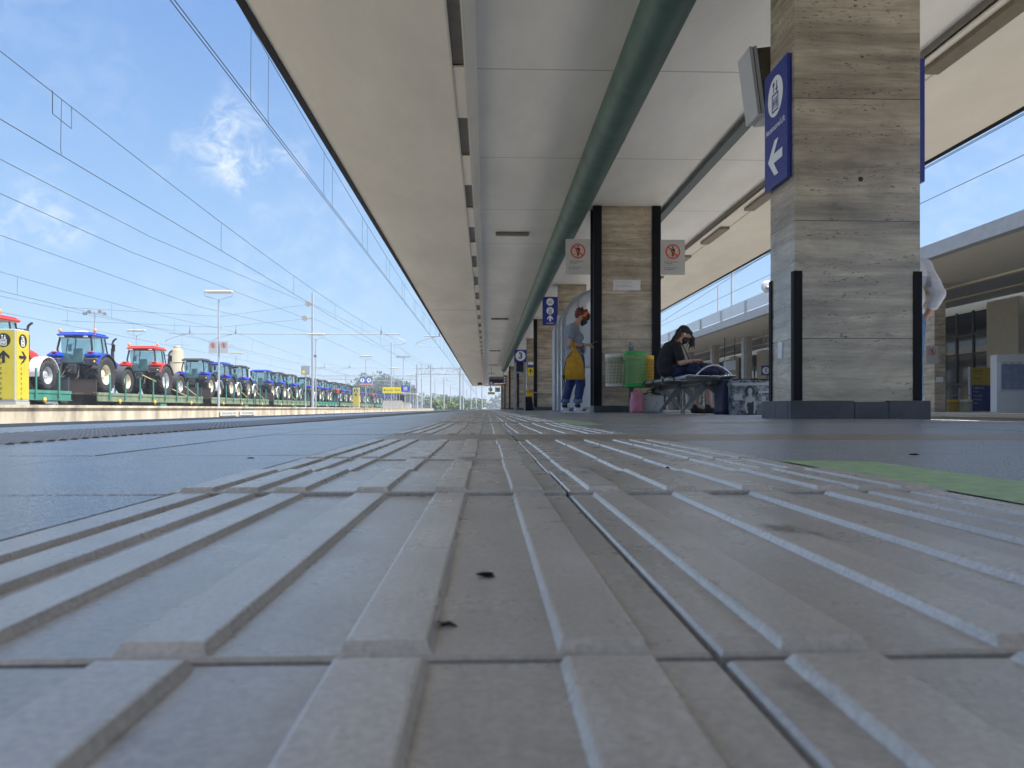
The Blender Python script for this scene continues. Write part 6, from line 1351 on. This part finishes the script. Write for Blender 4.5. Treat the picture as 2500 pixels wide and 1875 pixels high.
for s_ in (-1, 1):
    x = .455 + (.03 if s_ < 0 else -.10)
    o = fuse('shoe', [((x-.045,s_*.10,.045), (x+.05,s_*.10,.045), .042, .042), ((x+.05,s_*.10,.042), (x+.15,s_*.10,.032), .040, .030), ((x-.02,s_*.10,.10), (x-.02,s_*.10,.05), .040, .045)], .0065, bsh, pb_, 4)
dh = mat('hair_dark', (.016,.007,.006), .5, var=.5, vscale=70)
hcaps = [(T(-.028,0,.038), (.096,.084,.080), 42), (T(-.075,0,-.02), (.050,.070,.070), 42), (T(.035,0,.070), (.056,.066,.036), 42)]
rnd = random.Random(12)
for k in range(14):
    yv = rnd.uniform(-.075, .075); p = T(-.085, yv, -.02); hcaps += [(p, (hc[0]-.135+rnd.uniform(-.02,.02), yv*1.1, hc[2]-.055), .020, .016), ((hc[0]-.135, yv*1.1, hc[2]-.055), (hc[0]-.19+rnd.uniform(-.02,.02), yv*1.2, hc[2]-.10+rnd.uniform(-.03,.0)), .016, .007)]
for k in range(13):
    s_ = -1 if k < 9 else 1; a = T(.075, s_*.062, .045); q = (hc[0]+.115+rnd.uniform(-.02,.02), s_*.075, hc[2]-.06); e = (hc[0]+.085+rnd.uniform(-.035,.045), s_*(.078+rnd.uniform(-.01,.02)), hc[2]-.17+rnd.uniform(-.05,.02))
    hcaps += [(a, q, .013, .010), (q, e, .010, .0055)]
fuse('hair', hcaps, .006, dh, pb_, 1)
fuse('face_mask', [(T(.050,0,-.050), (.066,.066,.062), 42), (T(.096,0,-.036), T(.066,0,-.096), .026, .028)], .006, black, pb_, 3)
b = MB(); b.lathe([(0,-.004),(.008,-.003),(.009,.003),(0,.005)], 10, Matrix.Translation(T(-.004,-.086,-.005)) @ Matrix.Rotation(R(90), 4, 'X')); b.tube([T(-.004,-.087,-.008), T(0,-.087,-.03)], .0035, 6); b.build('earphone', white, pb_)
b = MB(); b.lathe([(.031,-.008),(.035,-.006),(.035,.006),(.031,.008)], 14, Matrix.Translation((.245,-.11,.722)) @ Matrix.Rotation(R(80), 4, 'Y')); b.build('bracelet', black, pb_)
b = MB(); b.tube([(.05,-.13,1.0),(.10,-.17,.93),(.15,-.17,.82),(.20,-.13,.72)], .007, 6); b.build('cord', black, pb_)
b = MB(); b.box(-.065,.065,-.034,.034,-.004,.004, M=Matrix.Translation((.405,0,.755)) @ Matrix.Rotation(R(-15), 4, 'Y'), bev=.003); b.build('phone', black, pb_)
nj = empty('folded_jacket', (2.93, 10.45, .52), 0, 'dark navy jacket heaped on the lap and bench beside the seated person', 'jacket')
fuse('cloth', [((-.05,.1,.13), (.17,.20,.055), 6), ((.10,-.02,.10), (.17,.12,.065), 12), ((.02,-.14,.045), (.20,.075,.045), 3), ((.20,-.08,.045), (.13,.09,.040), 8), ((-.12,-.10,.08), (.10,.09,.06), 0)], .009, mat('navy_cloth', (.008,.012,.06), .8, var=.3, vscale=20), nj, 3, bumpy=.022)

# ---- person C, standing mostly hidden behind the nearest column
pc = empty('person', (3.845, 6.95, -.03), R(90), 'person in pale knitted jumper and jeans mostly hidden behind the nearest column', 'person')
hc = (.02, .035, 1.60); caps, T = head_caps(hc, 12)
caps += [((.0,0,1.52), (-.01,0,1.42), .052, .058), ((.0,0,1.30), (.115,.175,.17), 0), ((.0,0,1.12), (.11,.155,.17), 0), ((.0,0,.95), (.12,.165,.12), 0)]
for s_ in (-1, 1):
    caps += [((.0, s_*.09, .90), (.02, s_*.10, .49), .085, .058), ((.02, s_*.10, .49), (-.01, s_*.10, .10), .056, .036), ((-.01, s_*.10, .10), (.12, s_*.11, .045), .036, .028)]
    sh = (.0, s_*.18, 1.41); el = (-.09, s_*.265, 1.13); wr = (.02, s_*.20, .93)
    caps += [(sh, el, .050, .042), (el, wr, .040, .027), ((.0, s_*.06, 1.44), sh, .055, .052)]; hand(caps, wr, (.35, -.25*s_, -1), (1, 0, .2), (0, s_, 0), 1.0, .4)
fuse('body', caps, .011, skin_d, pc, 3)
def jump_m(c): return 1 if 1.20 < c.z < 1.30 and abs(c.y) < .19 else 0
tc = [((.0,0,1.31), (.130,.195,.175), 0), ((.0,0,1.12), (.128,.180,.18), 0), ((.0,0,.99), (.128,.178,.08), 0)]
for s_ in (-1, 1): tc += [((.0, s_*.08, 1.43), (.0, s_*.18, 1.41), .058, .068), ((.0, s_*.18, 1.41), (-.09, s_*.265, 1.14), .068, .062), ((-.09, s_*.265, 1.14), (-.045, s_*.238, 1.05), .062, .056)]
fuse('jumper', tc, .009, None, pc, 4, mats=[mat('knit_pale', (.52,.53,.58), .9, var=.12, vscale=25), mat('knit_grey', (.33,.35,.42), .9)], mfun=jump_m, bumpy=.008)
jc = [((.0,0,.92), (.130,.175,.10), 0)]
for s_ in (-1, 1): jc += [((.0, s_*.09, .88), (.02, s_*.10, .49), .098, .078), ((.02, s_*.10, .49), (-.01, s_*.10, .12), .074, .062)]
fuse('jeans', jc, .010, mat('jeans_pale', (.10,.18,.32), .85, var=.25, vscale=16), pc, 4, bumpy=.008)
for s_ in (-1, 1): fuse('shoe', [((-.05,s_*.105,.045), (.05,s_*.105,.045), .042, .042), ((.05,s_*.105,.042), (.15,s_*.11,.032), .040, .030)], .008, bsh, pc, 3)
hcaps = [((-.015,.035,1.64), (.098,.086,.085), 12), ((-.06,.035,1.58), (.06,.075,.07), 12)]; fuse('hair', hcaps, .009, dh, pc, 2)

# ------------------------------------------------------------------ summer haze: one closed box of thin air round everything
hz = MB(); hz.box(-760, 760, -260, 1560, -1.9, 22); ho = hz.build('haze', [])
hm = bpy.data.materials.new('haze_air'); hm.use_nodes = True; hn = hm.node_tree.nodes; hn.clear()
o_ = hn.new('ShaderNodeOutputMaterial'); v_ = hn.new('ShaderNodeVolumePrincipled'); v_.inputs['Color'].default_value = (.80, .88, 1, 1); v_.inputs['Density'].default_value = .00095; v_.inputs['Anisotropy'].default_value = .2
hm.node_tree.links.new(v_.outputs[0], o_.inputs['Volume']); ho.data.materials.append(hm)
tag(ho, kind='stuff', label='thin pale summer haze in the air', cat='haze')
